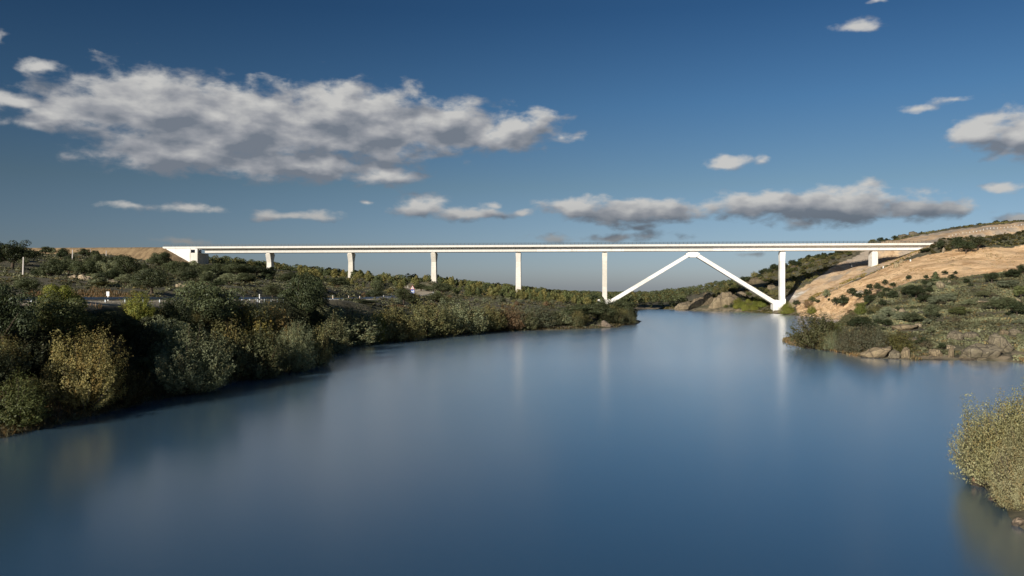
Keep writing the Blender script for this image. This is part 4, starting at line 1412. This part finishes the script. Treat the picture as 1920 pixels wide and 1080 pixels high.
# outcrops and crags
def crag(items, grp):
    for (u, Y, vt, vb, wp, col, lab, nm) in items:
        x = (u - 960) / F * Y
        zb, zt = CAMZ - (vb - 540) / F * Y, CAMZ - (vt - 540) / F * Y
        k = 1.45 if nm == 'crag' else 1.15
        up = max(0, H1(x, Y) - .3 - zb) if nm != 'crag' else 0
        zb, zt = zb + up, zt + up
        rock(x, Y - (4 if nm == 'crag' else 0), zb, k * wp / F * Y, (zt - zb) * (1.12 if nm == 'crag' else 1), wp / F * Y * .7, tuple(q * (.5 if nm == 'crag' else 1.15) for q in col), lab, grp, name=nm)
crag([(133, 166, 525, 540, 20, PALE, 'left upper boulder of the pale outcrop above the guardrail', 'boulder'),
      (148, 168, 524, 534, 16, PALE, 'flat boulder on top of the pale outcrop', 'boulder'),
      (163, 168, 524, 536, 20, PALE, 'middle top boulder of the pale outcrop', 'boulder'),
      (178, 167, 523, 540, 20, PALE, 'right top boulder of the pale outcrop', 'boulder'),
      (157, 162, 533, 547, 24, (.50, .41, .30), 'largest light boulder low in the pale outcrop', 'boulder'),
      (172, 163, 531, 545, 14, PALE, 'narrow boulder right of the largest light one', 'boulder'),
      (122, 165, 531, 540, 14, PALE, 'small boulder left of the pale outcrop', 'boulder'),
      (144, 163, 532, 542, 12, GREY, 'darker boulder in the middle of the pale outcrop', 'boulder'),
      (112, 160, 534, 540, 18, PALE, 'pale ledge at the left end of the outcrop', 'boulder'),
      (150, 132, 549, 556, 7, PALE, 'tiny pale stone just above the guardrail', 'boulder'),
      (338, 175, 534, 546, 18, PALE, 'left boulder of the pair between the two big oaks', 'boulder'),
      (357, 178, 535, 545, 22, PALE, 'right boulder of the pair between the two big oaks', 'boulder'),
      (212, 165, 537, 548, 20, GREY, 'dark flat boulder right of the low oak bush', 'boulder'),
      ], 'rocks on the left slope')
crag([(1288, 478, 566, 585, 36, PALE, 'pale low crag on the far shore, first from the left', 'crag'),
      (1312, 470, 556, 585, 40, (.38, .31, .22), 'grey-brown crag behind the low pale one on the far shore', 'crag'),
      (1325, 466, 549, 570, 18, TAN, 'pointed crag top in the dip left of the cliff', 'crag'),
      (1352, 458, 551, 587, 42, (.44, .36, .25), 'steep sunlit cliff on the far shore, left half', 'crag'),
      (1372, 458, 549, 580, 40, (.44, .36, .25), 'fluted cliff face below the deck shadow, middle', 'crag'),
      (1392, 462, 549, 572, 34, (.42, .35, .25), 'right half of the cliff below the deck shadow', 'crag'),
      (1443, 458, 531, 556, 18, (.42, .35, .25), 'square rock face left of the right arch pier', 'crag'),
      (1452, 460, 536, 556, 16, (.40, .33, .24), 'rock face half hidden by the right arch pier', 'crag'),
      (1414, 480, 520, 535, 26, TAN, 'brown crag above the deck shadow on the far hill', 'crag'),
      (1394, 484, 528, 540, 24, TAN, 'brown crag lower on the far hill skyline', 'crag'),
      (1483, 478, 499, 509, 14, TAN, 'small crag just right of the arch pier high on the hill', 'crag'),
      (1690, 475, 439, 447, 22, (.33, .30, .23), 'grey crag on the skyline behind the bridge end', 'crag'),
      (1707, 476, 436, 444, 20, (.33, .30, .23), 'second grey crag on the skyline, slightly higher', 'crag'),
      ], 'crags of the far hill')

# ------------------------------------------------------------------ scattered plants (countable ones stay individual)
MARKS = [(-20, 'the left edge'), (43, 'the tall pale pole'), (150, 'the pale boulders'), (385, 'the abutment'), (506, 'the first pier'), (657, 'the second pier'), (811, 'the third pier'),
         (968, 'the fourth pier'), (1129, 'the left arch foot'), (1296, 'the arch crown'), (1463, 'the right arch pier'), (1637, 'the short last pier'), (1748, 'the bridge end'), (1925, 'the right edge')]
def where(u, fr):
    m = min(MARKS, key=lambda q: abs(q[0] - u))
    du = u - m[0]
    side = 'right' if du > 0 else 'left'
    pos = 'in line with ' + m[1] if abs(du) < 9 else ('just ' if abs(du) < 26 else ('' if abs(du) < 50 else 'well ')) + side + ' of ' + m[1]
    lvl = ('nearest', 'fairly near', 'halfway back', 'farther back', 'farthest back')[min(int(fr * 5), 4)]
    return lvl + ', ' + pos


HUES = [(DK, 'dark'), (GG, 'grey-green'), (OL, 'olive'), (YG, 'yellow-green'), (PG, 'pale silvery'), (RB, 'russet'), ((.17, .165, .05), 'yellowish'), ((.2, .18, .05), 'golden')]
def hue(c):
    v = lambda q: np.array(q) ** .5
    return min(HUES, key=lambda q: np.abs(v(q[0]) - v(c)).sum())[1]


USED = set()
def scatter(n, ru, rY, kinds, hr, wr, cols, label, grp, ok, seed, gmin=2.2, name='bush'):
    r = np.random.default_rng(seed)
    done, pts, tries = 0, [], 0
    cand_u = r.uniform(*ru, size=n * 12)
    cand_Y = np.sqrt(r.uniform(rY[0] ** 2, rY[1] ** 2, size=n * 12))
    X = (cand_u - 960) / F * cand_Y
    h, sand, cut, emb, dr, d = height(X, cand_Y, True)
    for i in range(len(X)):
        if done >= n:
            break
        if d[i] < 1.5 or dr[i] < 6.5 or emb[i] > .2 or not ok(cand_u[i], X[i], cand_Y[i], h[i], sand[i], cut[i], d[i]):
            continue
        if any((X[i] - a) ** 2 + (cand_Y[i] - b) ** 2 < gmin ** 2 for a, b in pts):
            continue
        pts.append((X[i], cand_Y[i]))
        k = kinds[r.integers(len(kinds))]
        hh = r.uniform(*hr)
        c = cols[r.integers(len(cols))]
        # a label used once is not used again: look for another spot
        szw = ('small', 'middling', 'large')[min(int((hh - hr[0]) / (hr[1] - hr[0]) * 3), 2)]
        lab = f"{szw} {hue(c)} {label} {where(cand_u[i], (cand_Y[i] - rY[0]) / (rY[1] - rY[0]))}"
        if lab in USED:
            pts.pop()
            continue
        USED.add(lab)
        o = plant(k, float(X[i]), float(cand_Y[i]), float(h[i]) - .08, hh, hh * r.uniform(*wr), c, lab, grp)
        o.name = name
        done += 1

land = lambda u, x, y, h, s, c, d: s < .1 and c < .1
# young trees below the viaduct
scatter(270, (560, 1130), (345, 470), ['pine', 'oak_small'], (2.0, 5.2), (.6, 1.0), [(.135, .135, .05), (.10, .115, .045), (.17, .155, .055), (.075, .09, .04)],
        'young tree,', 'young trees below the viaduct', land, 21, 2.6, 'young_tree')
scatter(95, (-20, 600), (150, 380), ['oak_small', 'oak'], (1.6, 3.8), (1.0, 1.5), [DK, DK, GG, (.06, .07, .035)],
        'oak above the road,', 'scattered oaks on the left slope', lambda u, x, y, h, s, c, d: land(u, x, y, h, s, c, d) and x < -62, 22, 4, 'holm_oak')
scatter(120, (-40, 660), (66, 190), ['willow', 'oak', 'willow'], (2.4, 4.6), (1.0, 1.5), [(.055, .06, .03), (.075, .07, .03), (.06, .068, .038), OL, (.05, .055, .03)],
        'bush between road and shore,', 'undergrowth on the near left bank', lambda u, x, y, h, s, c, d: 1.8 < d < 13 and h < 7.5, 30, 2.6, 'bank_bush')
scatter(46, (625, 1185), (178, 312), ['willow'], (2.8, 5.0), (1.1, 1.5), [GG, (.095, .10, .05), (.085, .09, .05), OL],
        'waterside willow,', 'smaller willows along the left shore', lambda u, x, y, h, s, c, d: d < 6, 32, 3.2, 'shore_willow')
scatter(70, (560, 1120), (245, 350), ['oak_small', 'shrub', 'shrub'], (1.0, 2.2), (1.1, 1.7), [DK, GG, PG, OL, RB],
        'bush behind the shore,', 'low bushes on the left bank', land, 23, 3.0, 'low_shrub')
scatter(190, (1335, 1665), (422, 540), ['oak_small', 'shrub', 'oak_small'], (1.8, 3.4), (1.0, 1.6), [DK, (.09, .09, .035), (.075, .085, .03), OL],
        'bush behind the bridge,', 'bushes behind the viaduct', lambda u, x, y, h, s, c, d: c < .15 and s < .1 and y > bY(x) + 8, 24, 3.2, 'hill_bush')
scatter(75, (1385, 1925), (478, 505), ['oak_small', 'oak'], (2.2, 4.0), (.9, 1.3), [DK, (.05, .06, .028)],
        'skyline oak,', 'skyline oaks of the right hill', lambda u, x, y, h, s, c, d: c < .2 and (u < 1720 or y > 486), 25, 3.4, 'skyline_oak')
scatter(150, (1560, 1930), (150, 300), ['oak_small', 'shrub', 'shrub'], (.7, 1.7), (1.2, 1.8), [DK, GG, PG, (.09, .08, .05), (.07, .075, .045)],
        'hillside scrub bush,', 'small scrub bushes on the right hillside', land, 26, 2.2, 'scrub_bush')
scatter(75, (1745, 1930), (372, 394), ['oak_small', 'shrub'], (.8, 1.6), (1.4, 2.2), [(.045, .05, .022), (.07, .065, .025)],
        'mound bush,', 'bushes on the mound', lambda u, x, y, h, s, c, d: s < .3 and c < .3, 27, 1.6, 'mound_bush')
scatter(28, (1380, 1450), (425, 452), ['willow'], (2.5, 4.2), (1.0, 1.4), [YG, (.13, .15, .035)],
        'shore bush,', 'bright green shore bushes by the arch foot', lambda u, x, y, h, s, c, d: d < 10, 28, 2.4, 'shore_bush')
scatter(40, (1460, 1640), (300, 372), ['shrub', 'willow', 'oak_small'], (1.2, 2.6), (1.1, 1.6), [YG, OL, GG, RB],
        'bush below the sand,', 'waterside bushes below the sand', lambda u, x, y, h, s, c, d: s < .3 and c < .3, 29, 2.5, 'waterside_bush')

# ------------------------------------------------------------------ things nobody could count
def tufts(name, pts, size, per, cols_attr, col, flat=.7, leaf=.5, seed=1):
    """many small leafy clumps as one mesh"""
    r = np.random.default_rng(seed)
    n = len(pts)
    k = np.repeat(np.arange(n), per)
    N = len(k)
    s = size[k]
    d = rdir(r, N, .5)
    d[:, 2] = np.abs(d[:, 2])
    c = pts[k] + d * (s * (.35 + .35 * r.random(N)))[:, None] * np.array([1, 1, flat])
    sz = s * leaf * (.7 + .6 * r.random(N))
    me = leaves_mesh(name, c, d + r.normal(size=(N, 3)) * .5, rdir(r, N, .5), sz, sz * .6, np.clip(((cols_attr[k] - .5) * 2.4 + .5) * .75 + .4 * r.random(N) - .05, 0, 1.15), (r.random(n)[k] < .15) * .6)
    o = link(name, me)
    o.color = (*col, 1)
    o['kind'] = 'stuff'
    return o


def clear(p):
    m = np.ones(len(p), bool)
    for (x, y, w) in ROCKXY:
        m &= ~((np.abs(p[:, 0] - x) < w * .9) & (p[:, 1] - y < w * .4) & (p[:, 1] - y > -w * 1.6))
    return p[m]


def spread(n, ru, rY, ok, seed, power=1.0):
    r = np.random.default_rng(seed)
    u = r.uniform(*ru, size=n)
    lo, hi = rY
    Y = (r.uniform(0, 1, n) * (hi ** power - lo ** power) + lo ** power) ** (1 / power)
    X = (u - 960) / F * Y
    h, sand, cut, emb, dr, d = height(X, Y, True)
    m = ok(u, X, Y, h, sand, cut, emb, dr, d)
    return clear(np.stack([X, Y, h], 1)[m]), r


# scrub on the left bank and slope
p, r = spread(34000, (-60, 1180), (60, 430), lambda u, X, Y, h, s, c, e, dr, d: (d > .3) & (dr > 6.8) & (e < .2), 31, 1.0)
cl = fbm(p[:, 0] / 5, p[:, 1] / 5, 3, 33)
keep = r.random(len(p)) < sstep(.33, .6, cl) * .9 + .1
p = p[keep]
tag(tufts('heath', p, .45 + .9 * r.random(len(p)) * np.clip(p[:, 1] / 220, .5, 1.3), 11, fbm(p[:, 0] / 12, p[:, 1] / 12, 2, 35), (.115, .115, .065), seed=2),
    'low grey-green and brown heath covering the left bank and slope', 'scrub')
p, r = spread(30000, (1470, 1940), (138, 335), lambda u, X, Y, h, s, c, e, dr, d: (d > .4) & (s < .15), 36, 1.0)
cl = fbm(p[:, 0] / 4, p[:, 1] / 4, 3, 38)
p = p[r.random(len(p)) < sstep(.30, .58, cl) * .85 + .15]
tag(tufts('heath', p, .40 + .8 * r.random(len(p)), 11, fbm(p[:, 0] / 9, p[:, 1] / 9, 2, 39), (.125, .125, .070), seed=3),
    'low grey-brown heath covering the right hillside above the boulders', 'scrub')
p, r = spread(16000, (1240, 1940), (372, 505), lambda u, X, Y, h, s, c, e, dr, d: (d > .4) & (s < .2) & (c < .2), 41, 1.0)
p = p[r.random(len(p)) < sstep(.35, .55, fbm(p[:, 0] / 6, p[:, 1] / 6, 3, 43)) * .85 + .1]
tag(tufts('heath', p, .8 + 1.1 * r.random(len(p)), 9, fbm(p[:, 0] / 15, p[:, 1] / 15, 2, 44), (.095, .088, .035), seed=4),
    'olive brown scrub on the far hill behind the viaduct and on the mound', 'scrub')
# dry yellow weeds on the cut and at the sand rim
p, r = spread(9000, (1500, 1900), (385, 420), lambda u, X, Y, h, s, c, e, dr, d: (c > .5) & (X < 205) & (Y < bY(X) + 2), 45)
p = p[r.random(len(p)) < sstep(.5, .62, fbm(p[:, 0] / 5, p[:, 1] / 5, 3, 47))]
if len(p):
    tag(tufts('weeds', p, .4 + .5 * r.random(len(p)), 8, r.random(len(p)), (.20, .16, .05), seed=5), 'dry yellow weeds on the earth below the last pier', 'weeds')
p, r = spread(9000, (1490, 1940), (310, 392), lambda u, X, Y, h, s, c, e, dr, d: (d > .4) & (s > .5), 48, 1.0)
p = p[r.random(len(p)) < sstep(.5, .7, fbm(p[:, 0] / 7, p[:, 1] / 7, 3, 49)) * .6 + .06]
tag(tufts('weeds', p, .25 + .5 * r.random(len(p)), 7, r.random(len(p)), (.20, .155, .075), seed=6), 'small dry tufts sprinkled over the bare sand slope', 'weeds')
# grasses along the waterline
def grass(name, ru, rY, n, ok, hgt, col, seed, label):
    p, r = spread(n, ru, rY, ok, seed)
    N = len(p)
    if not N:
        return
    k = np.repeat(np.arange(N), 7)
    m = len(k)
    c = p[k] + np.stack([r.normal(size=m) * .25, r.normal(size=m) * .25, hgt * (.35 + .3 * r.random(m))], 1)
    tn = np.stack([r.normal(size=m) * .25, r.normal(size=m) * .25, np.ones(m)], 1)
    ln = hgt * (.8 + .6 * r.random(m))
    me = leaves_mesh(name, c, rdir(r, m), tn, ln, ln * .09 + .02, r.random(m), (r.random(m) < .4) * .8)
    o = link(name, me)
    o.color = (*col, 1)
    tag(o, label, 'grass', None, 'stuff')
grass('reeds', (-60, 1180), (62, 290), 60000, lambda u, X, Y, h, s, c, e, dr, d: (d > -.2) & (d < 2.2), .6, (.085, .075, .04), 51, 'dry grass fringing the left waterline')
grass('reeds', (1470, 1940), (136, 200), 40000, lambda u, X, Y, h, s, c, e, dr, d: (d > -.4) & (d < 2.0), .6, (.15, .125, .07), 52, 'dry grass fringing the right waterline')
grass('dry_grass', (-60, 400), (75, 135), 9000, lambda u, X, Y, h, s, c, e, dr, d: (d > 2) & (dr > 6.8) & (fbm(X / 6, Y / 6, 2, 54) > .52), .7, (.12, .095, .055), 53, 'tall dry grass between the bushes on the left bank')

# distant wood beyond the viaduct
p, r = spread(9000, (380, 1420), (455, 900), lambda u, X, Y, h, s, c, e, dr, d: (d > 2) & (e < .1) & ((u < 1285) | (Y > 640)), 61, 1.6)
p = p[r.random(len(p)) < sstep(.30, .50, fbm(p[:, 0] / 22, p[:, 1] / 22, 3, 63)) * .8 + .2]
def wood(p, r, name, label):
    n, per = len(p), 52
    sz = 2.6 + 2.9 * r.random(n)
    k = np.repeat(np.arange(n), per)
    N = len(k)
    d = rdir(r, N, .3)
    c = p[k] + d * (sz[k] * .36)[:, None] * np.array([1, 1, 1.0]) + np.stack([0 * k, 0 * k, sz[k] * .55], 1)
    s = sz[k] * .16 * (.7 + .7 * r.random(N))
    lv = np.clip(r.random(n)[k] * .7 + .3 * r.random(N), 0, 1)
    me = leaves_mesh(name, c, d + r.normal(size=(N, 3)) * .4, rdir(r, N, .5), s, s * .8, lv, (r.random(n)[k] < .25) * .7)
    o = link(name, me)
    o.color = (.070, .080, .036, 1)
    tag(o, label, 'woodland', None, 'stuff')
wood(p, r, 'distant_woodland', 'green oak and pine woodland on the low hills beyond the viaduct')

# small white things on the building site
for (u, v, lab) in [(1707, 490, 'small white marker stake at the top corner of the sand slope'), (1597, 500, 'white marker stake on the cut rock slope'), (1656, 503, 'white marker stake below the last pier')]:
    x, y, z = ray_ground(u, v)
    tag(MB().hexa([(-.25, -.25, -.2), (.25, -.25, -.2), (.25, .25, -.2), (-.25, .25, -.2)], [(-.18, -.18, .9), (.18, -.18, .9), (.18, .18, .9), (-.18, .18, .9)]).build('marker_stake', M['white_paint'], None, (x, y, z)), lab, 'stake', 'white marker stakes')
fm = None
for i in range(24):
    u = 1770 + i * 6.4
    x = (u - 960) / F * 432
    y = 427.0
    z = H1(x, y)
    if fm is None:
        o = MB().hexa([(-.08, -.08, -.3), (.08, -.08, -.3), (.08, .08, -.3), (-.08, .08, -.3)], [(-.06, -.06, .7), (.06, -.06, .7), (.06, .06, .7), (-.06, .06, .7)]).build('fence_post', M['white_paint'], None, (x, y, z))
        fm = o.data
    else:
        o = link('fence_post', fm, None, (x, y, z))
    tag(o, 'one of the tiny white posts in a row along the brown cut slope', 'post', 'row of tiny white posts on the cut slope')
tot = sum(len(m.polygons) for m in bpy.data.meshes)
print('faces in unique meshes', tot, 'objects', len(bpy.data.objects))
